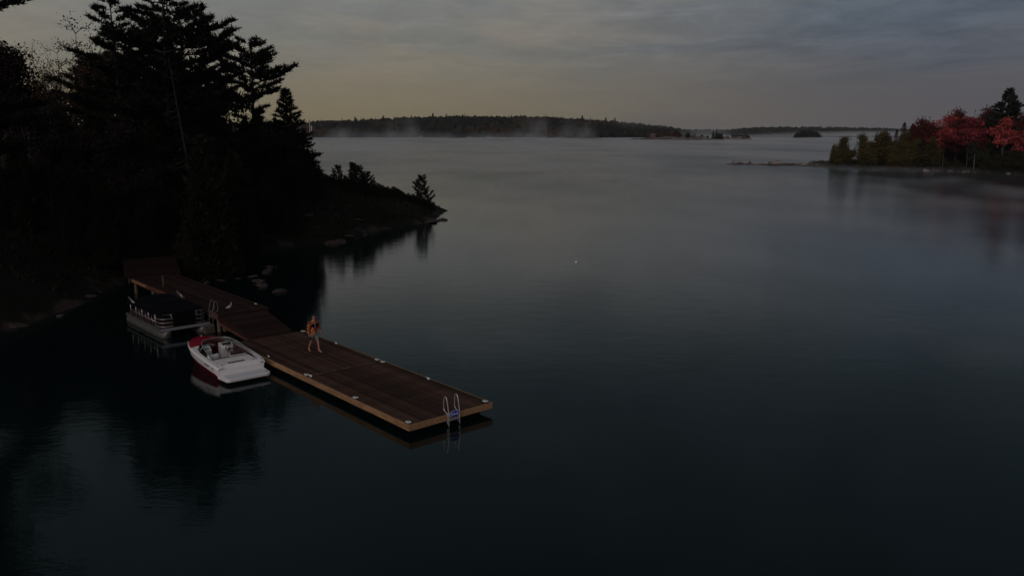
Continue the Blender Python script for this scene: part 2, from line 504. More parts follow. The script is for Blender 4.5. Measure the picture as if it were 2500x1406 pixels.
def ridge_h(x, y):
    px = 1250 + x / np.maximum(y, 1) * FPX
    top = CAM_H + (HOR - np.interp(px, RP[:, 0], RP[:, 1])) * 2450 / FPX - 11
    s = np.clip((y - 2300) / 150, 0, 1)
    return np.where(y > 2300, .4 + np.maximum(top, 1) * s, -2)
grid('hill', 250, 1900, 2280, 2650, 22, ridge_h, M['ground_far'], 'most distant wooded ridge behind the fog on the right', 'hill')

# a crown as a rough lump: jittered icosphere, conical or round
def ico(sub):
    bm = bmesh.new(); bmesh.ops.create_icosphere(bm, subdivisions=sub, radius=1)
    v = np.array([p.co[:] for p in bm.verts]); f = np.array([[q.index for q in p.verts] for p in bm.faces]); bm.free()
    return v, f
ICO1, ICOF1 = ico(1)
ICO2, ICOF2 = ico(2)
def crowns(name, C, Rr, Hh, kind, rng, tone, sub=1, jit=.22):
    bv, bf = (ICO1, ICOF1) if sub == 1 else (ICO2, ICOF2)
    K, nv = len(C), len(bv)
    V = np.repeat(bv[None], K, 0) * (1 + rng.uniform(-jit, jit, (K, nv, 1)))
    zz = V[:, :, 2]
    taper = np.where(kind[:, None] > .5, np.clip(.55 - .5 * zz, .03, 1.1), 1.0)
    V[:, :, 0] *= taper * Rr[:, None]; V[:, :, 1] *= taper * Rr[:, None]; V[:, :, 2] = zz * Hh[:, None] * .5
    V += C[:, None, :]
    F = (bf[None] + (np.arange(K) * nv)[:, None, None]).reshape(-1, 3)
    T = np.clip(np.repeat(tone, len(bf)) + rng.uniform(-.04, .04, K * len(bf)), 0, 1)
    return npmesh(name, V.reshape(-1, 3), F, T)
def wood_mat(name, k, sc=None):
    return pmat(name, (.03, .03, .02), .9, spec=.1, tone=sc or [(0, (.008 * k, .009 * k, .007 * k)), (.30, (.016 * k, .017 * k, .011 * k)), (.55, (.034 * k, .032 * k, .014 * k)), (.72, (.062 * k, .050 * k, .017 * k)),
                                            (.85, (.060 * k, .026 * k, .016 * k)), (1, (.085 * k, .028 * k, .022 * k))])
def far_wood(name, n, x0, x1, y0, y1, hf, mat, label, seed, rs=1.0, power=1.0):
    rng = np.random.RandomState(seed)
    x = rng.uniform(x0, x1, n); y = y0 + (y1 - y0) * rng.rand(n) ** power
    h = hf(x, y); ok = h > .2; x, y, h = x[ok], y[ok], h[ok]
    n = len(x); con = (rng.rand(n) < .10 + .14 * (vnoise(x, y, 70) > .6)).astype(float)
    r = rng.uniform(3.2, 6.2, n) * rs * np.where(con > .5, .62, 1); H = rng.uniform(7, 12, n) * rs * np.where(con > .5, 1.22, 1)
    C = np.stack([x, y, h + H * .5 - .5], 1)
    tone = np.clip(.15 + .75 * vnoise(x, y, 45) ** 1.6 + rng.uniform(-.2, .25, n) - con * .45, 0, 1)
    me = crowns(name, C, r, H, con, rng, tone)
    return props(link(name, me, mat), label, 'woods', kind='stuff')
M['wood1'] = wood_mat('far_wood', .72); M['wood2'] = wood_mat('distant_wood', .6)
far_wood('woods', 5200, -760, 345, 1285, 1560, hill_h, M['wood1'], 'dense autumn woods covering the long hill across the lake', 3)
far_wood('woods', 2600, 260, 1700, 2290, 2560, ridge_h, M['wood2'], 'hazy woods on the most distant ridge', 4, rs=1.25)

# ------------------------------------------------------------------ small islands
def islet(label, x0, x1, yc, depth, hmax, seed, rocky=.5):
    x0, x1 = float(x0), float(x1); cx, hw = (x0 + x1) / 2, (x1 - x0) / 2
    def hf(X, Y):
        u = (X - cx) / hw; v = (Y - yc) / depth
        r = 1 - (np.abs(u) ** 2.2 + v * v)
        return np.where(r > 0, hmax * np.sqrt(np.clip(r, 0, 1)) + fbm(X + seed * 31, Y, hw / 3) * hmax * 1.1, r * 2 - .2)
    xs = np.linspace(x0 - 4, x1 + 4, 60); ys = np.linspace(yc - depth * 1.15, yc + depth * 1.15, 24)
    X, Y = np.meshgrid(xs, ys); H = hf(X, Y)
    v = np.stack([X.ravel(), Y.ravel(), H.ravel()], 1)
    i = (np.arange(23)[:, None] * 60 + np.arange(59)[None]).ravel()
    me = npmesh('islet', v, np.stack([i, i + 1, i + 61, i + 60], 1), smooth=False)
    props(link('islet', me, M['islet_rock']), label, 'islet', kind='structure')
    return hf
def wx(px, Dm): return (px - 1250) / FPX * Dm
M['islet_rock'] = pmat('islet_rock', (.20, .150, .130), .9, vcol=(.035, .032, .020), nscale=.16)
isl = [islet('long low rocky island in front of the right end of the hill', wx(1532, 985), wx(1745, 985), 985, 22, 4.0, 1),
       islet('grassy rocky islet at the right end of the long island', wx(1738, 1040), wx(1826, 1040), 1040, 18, 3.6, 2),
       islet('tiny bare rock islet left of the long island', wx(1418, 1180), wx(1468, 1180), 1180, 8, 2.2, 3),
       islet('low islet under the dark clump of trees in the fog', wx(1920, 1290), wx(1988, 1290), 1290, 16, 1.2, 4)]

# ------------------------------------------------------------------ dock
def section(name, s0, s1, z, label):
    L = s1 - s0
    o = thing(name, label, 'dock', D(s0, 0, 0), DOCK_ROT)          # local x along the dock, local y = -t
    W = 3.75
    # 26 boards along the length
    n = 26; bw = W / n
    mb = MB().box((0, -bw + .008, 0), (L - .012, -.0, .035)); me = mb.mesh('plank')
    for i in range(n):
        b = link('plank', me, M['deck'], o, loc=(.006, -i * bw - .004, z - .035 + random.uniform(-.002, .002)))
    me.materials[0] = M['deck']
    fh, ft = .23, .045
    MB().box((0, .0, 0), (L - .01, ft, fh)).obj('fascia_board', M['fascia'], o, bevel=.004, loc=(0, .002, z - fh - .003))
    MB().box((0, -ft, 0), (L - .01, 0, fh)).obj('fascia_board', M['fascia'], o, bevel=.004, loc=(0, -W - .002, z - fh - .003))
    MB().box((-ft, -W - ft, 0), (0, ft, fh)).obj('end_board', M['fascia'], o, bevel=.004, loc=(-.002, 0, z - fh - .001))
    for k in range(3):
        MB().box((.0, -W + .25, -.22), (1.7, -.25, .22)).obj('float', M['black_plastic'], o, bevel=.03, loc=(.35 + k * (L - 2.4) / 2, 0, z - fh - .02))
    MB().box((.05, -W + .05, 0), (L - .05, -.05, .10)).obj('joist_frame', M['old_wood'], o, loc=(0, 0, z - .145))
    return o
random.seed(4)
ZD = .46
section('dock_section', 0.0, 7.82, ZD, 'outer floating dock section with the swim ladder on its end')
section('dock_section', 7.84, 15.40, ZD, 'inner floating dock section with the barefoot man walking on it')

# upper fixed dock
ZU = 1.0
S0, S1, T0, T1 = 19.6, 34.6, .95, 3.75
up = thing('walkway', 'raised brown plank dock between the shore and the ramp, beside the covered boat', 'dock', D(S0, T0, 0), DOCK_ROT)
L = S1 - S0; n = 20; bw = (T1 - T0) / n
me = MB().box((0, -bw + .01, 0), (L, 0, .04)).mesh('plank')
for i in range(n):
    link('plank', me, M['deck_shaded'], up, loc=(random.uniform(-.01, .01), -i * bw - .005, ZU - .04))
me = MB().box((0, 0, 0), (L / 3 - .01, .05, .26)).mesh('edge_board')
for k in range(3):
    link('edge_board', me, M['fascia_red'], up, loc=(k * L / 3, .003, ZU - .27))
    link('edge_board', me, None, up, loc=(k * L / 3, -(T1 - T0) - .053, ZU - .27))
MB().box((L - 3.2, .056, ZU - .20), (L - .4, .085, ZU - .04)).obj('fender_board', M['fascia'], up)
MB().box((-.05, -(T1 - T0) - .05, 0), (0, .05, .30)).obj('end_board', M['deck_shaded'], up, loc=(-.003, 0, ZU - .305))
for k in range(5):
    for t in (-.12, -(T1 - T0) + .12):
        x = .35 + k * (L - .8) / 4
        MB().tube([(x, t, -1.2), (x, t, ZU - .05)], .11, 10).obj('pile', M['old_wood'], up)
for k in range(4):
    x = .6 + k * (L - 1.2) / 3
    MB().box((x, -(T1 - T0) + .05, ZU - .30), (x + .16, -.05, ZU - .045)).obj('cross_beam', M['old_wood'], up)
# timber crib / float block under the front left corner
crib = thing('crib_block', 'pale timber float block under the front corner of the raised dock', 'float', D(20.4, .55, 0), DOCK_ROT)
for k in range(3):
    MB().box((-.5, -.28, 0), (.5, .28, .15)).obj('timber', M['alu_dull'] if k == 2 else M['old_wood'], crib, bevel=.015, loc=(0.02 * k, 0, -.05 + k * .158))

# ramp between the two levels
rp = thing('ramp', 'brown plank ramp stepping down from the raised dock to the floating dock', 'ramp', D(15.45, 1.0, 0), DOCK_ROT)
RL, RW = 4.1, 2.15
zlo, zhi = .56, .90
def rz(x): return zlo + (zhi - zlo) * x / RL
n = 27; bl = RL / n
for i in range(n):
    x = i * bl
    wv = RW + .45 * (x / RL)
    MB().box((0, -wv, 0), (bl - .012, 0, .04)).obj('plank', M['deck_shaded'], rp, loc=(x, 0, rz(x) - .04), rot=(0, -math.atan2(zhi - zlo, RL), 0))
mb = MB()
for y0 in (.003,):
    v = [(0, y0, rz(0) - .34), (RL, y0, rz(RL) - .42), (RL, y0, rz(RL) - .02), (0, y0, rz(0) - .02)]
    v2 = [(a, b + .05, c) for a, b, c in v]
    mb.add(v + v2, [(0, 1, 2, 3), (7, 6, 5, 4), (0, 4, 5, 1), (1, 5, 6, 2), (2, 6, 7, 3), (3, 7, 4, 0)])
mb.obj('side_board', M['deck_shaded'], rp)
mb = MB()
v = [(0, .055, rz(0) - .36), (RL, .055, rz(RL) - .44), (RL, .055, rz(RL) - .30), (0, .055, rz(0) - .22)]
v2 = [(a, b + .04, c) for a, b, c in v]
mb.add(v + v2, [(0, 1, 2, 3), (7, 6, 5, 4), (0, 4, 5, 1), (1, 5, 6, 2), (2, 6, 7, 3), (3, 7, 4, 0)])
mb.obj('rub_rail', M['fascia_red'], rp)
MB().box((-.045, -RW, 0), (0, .05, .12)).obj('toe_board', M['deck_shaded'], rp, loc=(-.002, 0, ZD + .003))
MB().box((RL - .3, -2.3, .1), (RL, -.1, rz(RL) - .1)).obj('support', M['old_wood'], rp)
# landing up the bank
ld = thing('landing', 'plank landing, darkened for tree shade, where the dock meets the dark bank', 'landing', D(34.62, 2.45, 0), DOCK_ROT - .25)
n = 20
for i in range(n):
    x = i * .25
    MB().box((0, -1.75 + .02 * random.random(), 0), (.235, 1.75 + .1 * random.random(), .04)).obj('plank', M['deck_shaded'], ld, loc=(x, 0, .97 + x * .11), rot=(0, -.11, 0))
for y in (-1.6, 1.55):
    v = [(0, y, .55), (5, y, 1.05), (5, y, 1.49), (0, y, .925)]; v2 = [(a, b + .06, c) for a, b, c in v]
    MB().add(v + v2, [(0, 1, 2, 3), (7, 6, 5, 4), (0, 4, 5, 1), (1, 5, 6, 2), (2, 6, 7, 3), (3, 7, 4, 0)]).obj('side_beam', M['old_wood'], ld)

post = thing('mooring_post', 'thin brown wooden post standing on the raised dock behind the covered boat', 'post', D(29.9, 1.5, ZU), DOCK_ROT)
MB().tube([(0, 0, -.6), (0, 0, .70)], .04, 10).obj('shaft', M['fascia_red'], post)
MB().tube([(0, 0, .70), (0, 0, .73)], .055, 10).obj('cap', M['old_wood'], post)

# cleats / solar dock lights
def dock_light():
    o = thing('dock_light', 'x', 'dock light')
    MB().box((-.10, -.075, 0), (.10, .075, .030)).obj('housing', M['white_plastic'], o, bevel=.012)
    MB().box((-.045, -.035, .030), (.045, .035, .036)).obj('solar_panel', M['alu_dull'], o, bevel=.002)
    return o
def cleat():
    o = thing('cleat', 'x', 'cleat')
    for x in (-.045, .045):
        MB().tube([(x, 0, 0), (x, 0, .055)], [.028, .018], 10).obj('foot', M['white_plastic'], o)
    MB().tube([(-.15, 0, .058), (-.08, 0, .066), (.08, 0, .066), (.15, 0, .058)], [.010, .018, .018, .010], 8).obj('horn', M['white_plastic'], o)
    return o
dl0, cl0 = dock_light(), cleat()
used = {}
DL = [('L', .22, .10, 'white square dock light at the near corner left of the ladder'),
      ('L', 3.89, .10, 'lone white dock light midway along the near edge of the outer section'),
      ('L', 7.99, .10, 'white dock light left of the seam on the boat-side edge, beside a cleat'),
      ('L', .22, 3.65, 'white dock light on the far outer corner right of the ladder'),
      ('L', 7.55, 3.65, 'white dock light right of the seam on the lake-side edge'),
      ('L', 8.04, 3.65, 'white dock light left of the seam on the lake-side edge'),
      ('L', 15.25, 3.65, 'white dock light at the back corner just behind the man'),
      ('C', 7.60, .10, 'white cleat right of the seam on the boat-side edge'),
      ('C', 11.69, .10, 'white cleat by the stern of the white and red boat'),
      ('C', 4.02, 3.65, 'white cleat on the lake-side edge between the ladder and the seam'),
      ('C', 11.8, 3.65, 'white cleat on the lake-side edge in front of the man')]
for k, s_, t_, lab in DL:
    src = dl0 if k == 'L' else cl0
    o = src if k not in used else copy_tree(src)
    used[k] = 1
    o.location = D(s_, t_, ZD + .004); o.rotation_euler = (0, 0, DOCK_ROT + random.uniform(-.15, .15))
    o['label'] = lab; o['group'] = 'white dock lights along the dock edges' if k == 'L' else 'white cleats along the dock edges'
o = thing('cleat_cover', 'small pale fitting on the lake-side edge of the raised dock', 'fitting', D(20.97, 3.65, ZU + .004), DOCK_ROT)
MB().box((-.12, -.03, 0), (.12, .03, .03)).obj('plate', M['white_plastic'], o, bevel=.01)
MB().tube([(-.04, 0, .03), (.04, 0, .05)], .014, 8).obj('pin', M['alu'], o)

# swim ladder on the outer end
def curve_pts(ctrl, n=6):
    out = []
    for i in range(len(ctrl) - 1):
        p0 = Vector(ctrl[max(i - 1, 0)]); p1 = Vector(ctrl[i]); p2 = Vector(ctrl[i + 1]); p3 = Vector(ctrl[min(i + 2, len(ctrl) - 1)])
        for k in range(n):
            t = k / n
            out.append(.5 * ((2 * p1) + (p2 - p0) * t + (2 * p0 - 5 * p1 + 4 * p2 - p3) * t * t + (3 * p1 - p0 - 3 * p2 + p3) * t ** 3))
    out.append(Vector(ctrl[-1])); return out
def swim_ladder(name, label, loc, rz, sign=True, low=-.47, mat='alu'):
    o = thing(name, label, 'ladder', loc, rz)
    for y in (-.25, .25):
        MB().tube(curve_pts([(-.12, y, low), (-.12, y, -.1), (-.10, y, .12), (-.03, y, .46), (.01, y, .58), (.08, y, .63), (.15, y, .58), (.18, y, .46), (.19, y, .18), (.16, y, .10), (.04, y, .02), (-.03, y, -.02), (-.03, y, -.40)], 5), .021, 10).obj('side_rail', M[mat], o)
    for k, z in enumerate((-.24,)):
        if z > low:
            MB().box((-.17, -.235, 0), (-.06, .235, .045)).obj('step', M[mat], o, bevel=.008, loc=(0, 0, z))
    if sign:
        th = [2 * math.pi * k / 28 for k in range(28)]
        def plate(rx, rz_, d, z0=-.02):
            m = MB()
            a = [(-.135 - d, math.cos(t) * rx, z0 + math.sin(t) * rz_) for t in th]
            b = [(-.120, math.cos(t) * rx, z0 + math.sin(t) * rz_) for t in th]
            return m.loft([a, b], closed=True, cap0=True, cap1=True, smooth=False)
        sg = plate(.225, .125, 0).obj('sign_rim', M['white_plastic'], o)
        plate(.217, .117, .004).obj('sign_face', M['blue_sign'], sg)
        cu = bpy.data.curves.new('lettering', 'FONT'); cu.body = 'yDock'; cu.size = .125; cu.align_x = 'CENTER'; cu.align_y = 'CENTER'; cu.extrude = .002; cu.offset = 0
        tmp = bpy.data.objects.new('lettering', cu); COL.objects.link(tmp)
        bpy.context.view_layer.update()
        me = bpy.data.meshes.new_from_object(tmp.evaluated_get(bpy.context.evaluated_depsgraph_get())); me.name = 'lettering'
        bpy.data.objects.remove(tmp)
        # face -x, readable from outside the dock end
        link('lettering', me, M['white_plastic'], sg, loc=(-.143, 0, -.02), rot=(math.pi / 2, 0, -math.pi / 2))
    return o
swim_ladder('swim_ladder', 'aluminium swim ladder with a blue oval sign on the outer end of the dock', D(0, 1.90, ZD + .02), DOCK_ROT)
swim_ladder('swim_ladder', 'grey arched swim ladder hung on the raised dock near the ramp', D(20.35, .93, ZU + .02), DOCK_ROT - math.pi / 2, sign=False, low=-.95, mat='alu_dull')

# ------------------------------------------------------------------ white and red runabout
def runabout():
    Lb = 6.05
    o = thing('motorboat', 'white open motorboat with red bow and hull moored beside the floating dock', 'boat', D(10.0, -1.56, -.09), DOCK_ROT - R(1.0))
    o.scale = (.975, .95, 1)
    xs = [.86, .98, 1.2, 1.8, 2.5, 3.2, 3.9, 4.5, 5.0, 5.4, 5.7, 5.9, 6.02]
    hb = [1.10, 1.14, 1.17, 1.20, 1.21, 1.20, 1.16, 1.08, .95, .77, .54, .30, .06]
    gz = [.62, .66, .72, .76, .80, .83, .87, .91, .94, .96, .97, .98, .98]
    def hull_sec(i, a, b):
        x, h, g = xs[i], hb[i], gz[i]
        k = (x / 6.02) ** 3
        zk = -.32 + .55 * k; zc = .02 + .30 * k; z1 = g - .33 + .06 * k
        pts = [(x, 0, zk), (x - .05, h * .80, zc), (x - .01, h * .965, z1), (x, h, g)]
        return pts
    red, wht = MB(), MB()
    for sgn in (1, -1):
        S = [[(p[0], sgn * p[1], p[2]) for p in hull_sec(i, 0, 0)] for i in range(len(xs))]
        red.loft([s[0:3] for s in S], smooth=True)
        wht.loft([s[2:4] for s in S], smooth=True)
        # bevelled gunwale and side deck
        wht.loft([[(x, sgn * h, g), (x - .0, sgn * (h - .04), g + .045), (x, sgn * max(h - .27, .0), g + .055)] for x, h, g in zip(xs[:9], hb[:9], gz[:9])], smooth=False)
    S0_ = hull_sec(0, 0, 0)
    red.add([S0_[0], S0_[1], S0_[2], (S0_[2][0], -S0_[2][1], S0_[2][2]), (S0_[1][0], -S0_[1][1], S0_[1][2])], [(0, 1, 2, 3, 4)])
    wht.add([(.86, 1.03, .24), (.86, 1.10, .62), (.86, -1.10, .62), (.86, -1.03, .24)], [(0, 1, 2, 3)])
    red.obj('lower_hull', M['gel_red'], o); tp = wht.obj('topsides', M['gel_white'], o)
    # swim platform
    y_ = [(0.0, .86), (.03, .98), (.14, 1.05), (.92, 1.12)]
    out = [(x, y) for x, y in y_] + [(x, -y) for x, y in reversed(y_)]
    MB().loft([[(x + .06, y * .95, .20) for x, y in out], [(x, y, .24) for x, y in out], [(x, y, .36) for x, y in out]], closed=True, cap0=True, cap1=True, smooth=False).obj('swim_platform', M['gel_white'], o, bevel=.02)
    MB().box((.16, -.90, .364), (.78, .90, .372)).obj('platform_pad', M['gel_grey'], o, bevel=.003)
    # sloping aft deck panel, sun pad, engine hatch
    MB().loft([[(.855, 1.04, .37), (.855, -1.04, .37)], [(.90, 1.03, .52), (.90, -1.03, .52)], [(1.02, .98, .64), (1.02, -.98, .64)], [(1.20, .92, .70), (1.20, -.92, .70)]], smooth=True).obj('transom_deck', M['gel_white'], o)
    MB().box((1.18, -.92, .60), (2.12, .92, .735)).obj('aft_deck', M['gel_white'], o, bevel=.03)
    for y0, y1 in ((-.84, -.30), (-.285, .285), (.30, .84)):
        MB().box((1.46, y0, .737), (2.06, y1, .79)).obj('sun_pad', M['vinyl_white'], o, bevel=.025)
    for i in range(3):
        MB().box((1.26 + .06 * i, -.35, .738), (1.285 + .06 * i, .45, .748)).obj('hatch_vent', M['vinyl_dark'], o)
    for y in (-.8, .62):
        MB().box((1.20, y, .738), (1.235, y + .2, .746)).obj('grab_slot', M['rubber'], o)
    # cockpit liner
    xi = [2.12, 2.5, 3.2, 3.9, 4.35]; hi = [h - .27 for h in (1.20, 1.21, 1.20, 1.14, 1.08)]
    ln = MB()
    for sgn in (1, -1):
        ln.loft([[(x, sgn * h, .84 + .03 * k), (x, sgn * (h - .06), .70), (x, sgn * (h - .10), .20)] for k, (x, h) in enumerate(zip(xi, hi))], smooth=False)
    ln.add([(2.12, -.93, .20), (2.12, .93, .20), (2.12, .93, .80), (2.12, -.93, .80)], [(0, 1, 2, 3)])
    ln.add([(4.35, -.8, .20), (4.35, -.28, .20), (4.35, -.28, .92), (4.35, -.8, .92)], [(3, 2, 1, 0)])
    ln.add([(4.35, .8, .20), (4.35, .28, .20), (4.35, .28, .92), (4.35, .8, .92)], [(0, 1, 2, 3)])
    ln.obj('cockpit_liner', M['vinyl_dark'], o)
    MB().box((2.1, -.86, .17), (4.5, .86, .20)).obj('cockpit_floor', M['floor_dark'], o)
    # red foredeck with camber
    fx = [4.30, 4.6, 5.0, 5.4, 5.7, 5.9, 6.01]; fh = [1.12, 1.06, .95, .77, .54, .30, .06]; fg = [.90, .915, .94, .96, .97, .98, .98]
    MB().loft([[(x, h * k * .985, g + .048 + .10 * (1 - k * k) * min(1, (6.1 - x))) for k in (-1, -.8, -.5, -.2, 0, .2, .5, .8, 1)] for x, h, g in zip(fx, fh, fg)]).obj('foredeck', M['gel_red'], o)
    MB().box((4.62, -.24, 1.085), (5.02, .24, 1.10)).obj('deck_hatch', M['gel_red'], o, bevel=.006)
    # rub rail
    pr = [(x, h + .012, g - .01) for x, h, g in zip(xs, hb, gz)]
    rail = curve_pts(pr, 3) + [Vector((6.06, 0, .975))] + [Vector((p.x, -p.y, p.z)) for p in reversed(curve_pts(pr, 3))]
    MB().tube(rail, .020, 6).obj('rub_rail', M['white_plastic'], o)
    # wrap round windshield
    base = [(1.95, 1.0, .83), (2.7, 1.01, .865), (3.5, .97, .90), (4.12, .80, .945), (4.42, .46, 1.0), (4.50, 0, 1.02)]
    top = [(1.97, .98, .86), (2.6, .93, 1.02), (3.3, .86, 1.15), (3.84, .70, 1.24), (4.10, .40, 1.27), (4.16, 0, 1.275)]
    bb = curve_pts(base, 4) + [Vector((p.x, -p.y, p.z)) for p in reversed(curve_pts(base, 4)[:-1])]
    tt = curve_pts(top, 4) + [Vector((p.x, -p.y, p.z)) for p in reversed(curve_pts(top, 4)[:-1])]
    gm = bpy.data.materials.new('tinted_windshield'); gm.use_nodes = True; t = NT(gm.node_tree)
    gl = t.n('ShaderNodeBsdfGlossy'); gl.inputs['Roughness'].default_value = .05; gl.inputs['Color'].default_value = (.8, .85, .82, 1)
    tr = t.n('ShaderNodeBsdfTransparent'); tr.inputs[0].default_value = (.52, .60, .56, 1)
    df = t.n('ShaderNodeBsdfDiffuse'); df.inputs[0].default_value = (.20, .24, .22, 1)
    lw = t.n('ShaderNodeFresnel'); lw.inputs[0].default_value = 1.5
    m0 = t.n('ShaderNodeMixShader'); m0.inputs[0].default_value = .68; t.l(tr.outputs[0], m0.inputs[1]); t.l(df.outputs[0], m0.inputs[2])
    m1 = t.n('ShaderNodeMixShader'); t.l(lw.outputs[0], m1.inputs[0]); t.l(m0.outputs[0], m1.inputs[1]); t.l(gl.outputs[0], m1.inputs[2])
    oo = t.n('ShaderNodeOutputMaterial'); t.l(m1.outputs[0], oo.inputs[0])
    ws = MB().loft([bb, tt]).obj('windshield', gm, o)
    MB().tube(tt, .014, 6).obj('top_frame', M['alu'], ws)
    MB().tube(bb, .012, 6).obj('base_frame', M['rubber'], ws)
    for i in (8, 20, 28, 40):
        if i < len(bb): MB().tube([bb[i], tt[i]], .011, 6).obj('post', M['alu'], ws)
    # helm on the starboard (dock) side, passenger side console
    def console(y0, y1, name):
        v = [(3.75, y0, .20), (4.34, y0, .20), (4.34, y0, .98), (4.0, y0, .96), (3.78, y0, .80)]
        v2 = [(a, y1, c) for a, b, c in v]
        m = MB().add(v + v2, [(0, 1, 2, 3, 4), (9, 8, 7, 6, 5), (0, 5, 6, 1), (1, 6, 7, 2), (2, 7, 8, 3), (3, 8, 9, 4), (4, 9, 5, 0)])
        return m.obj(name, M['vinyl_white'], o, bevel=.02)
    da = console(-.84, -.26, 'helm_console'); console(.26, .84, 'passenger_console')
    MB().box((3.84, .36, .885), (4.02, .76, .90)).obj('glove_lid', M['glass_dark'], o, rot=(0, 0, 0))
    for k in range(4):
        y = -.38 - k * .11
        MB().tube([(3.955, y, .935), (3.935, y, .955)], .045, 14).obj('gauge', M['rubber'], da)
    MB().box((3.92, -.76, .955), (4.10, -.32, .985)).obj('dash_cowl', M['rubber'], da, bevel=.01)
    wc = Vector((3.62, -.56, .80)); ax = Vector((-.80, 0, .60)).normalized(); e1 = Vector((0, 1, 0)); e2 = ax.cross(e1)
    ring = [wc + (e1 * math.cos(a) + e2 * math.sin(a)) * .19 for a in [2 * math.pi * k / 24 for k in range(25)]]
    st = MB().tube(ring, .017, 8, cap=False).obj('steering_wheel', M['rubber'], o)
    sp_ = MB()
    for a in (0.2, math.pi - .2, -math.pi / 2): sp_.tube([wc, wc + (e1 * math.cos(a) + e2 * math.sin(a)) * .18], [.028, .016], 6)
    sp_.obj('spokes', M['rubber'], st); MB().tube([wc - ax * .01, wc - ax * .22], .03, 8).obj('column', M['rubber'], st)
    MB().tube([(3.45, -.86, .72), (3.50, -.84, .92), (3.50, -.78, .94)], .02, 8).obj('throttle', M['rubber'], o)
    # seats
    def seat(x, y, wv, lab=None):
        s = MB().box((x - .24, y - wv / 2, .30), (x + .24, y + wv / 2, .50)).obj('seat', M['vinyl_dark'], o, bevel=.05)
        MB().loft([[(x - .36 + .03 * math.cos(a) * 0, y + wv / 2 * math.sin(a), .46 + 0 * a) for a in (-1.5, -1, -.5, 0, .5, 1, 1.5)],
                   [(x - .40 - .05 * math.cos(a), y + wv / 2 * math.sin(a), .80) for a in (-1.5, -1, -.5, 0, .5, 1, 1.5)],
                   [(x - .30 - .05 * math.cos(a), y + wv / 2 * math.sin(a), .84) for a in (-1.5, -1, -.5, 0, .5, 1, 1.5)],
                   [(x - .24 - .04 * math.cos(a), y + wv / 2 * math.sin(a) * .95, .48) for a in (-1.5, -1, -.5, 0, .5, 1, 1.5)]]).obj('seat_back', M['vinyl_dark'] if y < 0 else M['vinyl_white'], s)
        MB().tube([(x, y, .19), (x, y, .31)], .08, 10).obj('pedestal', M['alu_dull'], s)
    seat(3.15, -.55, .50); seat(3.25, .52, .46)
    b = MB().box((2.14, -.80, .20), (2.62, .05, .52)).obj('rear_bench', M['vinyl_white'], o, bevel=.04)
    MB().box((2.22, -.74, .522), (2.58, -.02, .56)).obj('cushion', M['vinyl_dark'], b, bevel=.02)
    MB().box((2.13, -.80, .56), (2.24, .05, .82)).obj('bench_back', M['vinyl_white'], b, bevel=.03)
    b = MB().box((2.14, .30, .20), (2.62, .80, .50)).obj('rear_seat', M['vinyl_white'], o, bevel=.04)
    MB().box((2.20, .35, .502), (2.58, .76, .545)).obj('cushion', M['vinyl_dark'], b, bevel=.02)
    # cleats, lettering strip, navigation light, drink holders
    for x, y, z in ((1.05, -1.06, .745), (1.05, 1.06, .745), (3.0, -1.11, .885), (4.9, 1.0, .98), (5.2, 0.88, 1.0), (5.85, 0, 1.04)):
        c = MB().tube([(x - .09, y, z + .035), (x + .09, y, z + .035)], .012, 6); c.tube([(x, y, z - .02), (x, y, z + .03)], .02, 6); c.obj('deck_cleat', M['alu'], o)
    MB().tube([(.25, -.9, .37), (.25, -.9, .42)], .05, 10).obj('drain_cap', M['alu'], o)
    lt = bpy.data.curves.new('hull_lettering', 'FONT')
    me = MB()
    for k in range(9):   # small dark maker's strip on the left quarter, unreadable in the photograph
        x = 1.75 + k * .07
        me.box((x, 0, 0), (x + .045, .004, .05 + .02 * (k % 3 == 0)))
    me.obj('side_badge', M['rubber'], o, loc=(0, 1.187, .60), rot=(0, 0, 0))
    MB().tube([(1.35, 1.17, .60), (1.35, 1.20, .60)], .03, 8).obj('vent_fitting', M['rubber'], o)
    return o
runabout()
for k, (a, b) in enumerate(((D(10.95, -.60, .70), D(11.69, .1, ZD + .07)), (D(14.7, -.85, .94), D(15.1, .3, ZD + .05)))):
    mid = (a + b) / 2; mid.z = min(a.z, b.z) - .05
    ln = MB().tube(curve_pts([a, mid, b], 6), .011, 6).obj('mooring_line', M['old_wood'])
    props(ln, ('pale mooring line from the white boat stern to the dock cleat', 'mooring line from the red bow of the white boat to the dock')[k], 'rope')

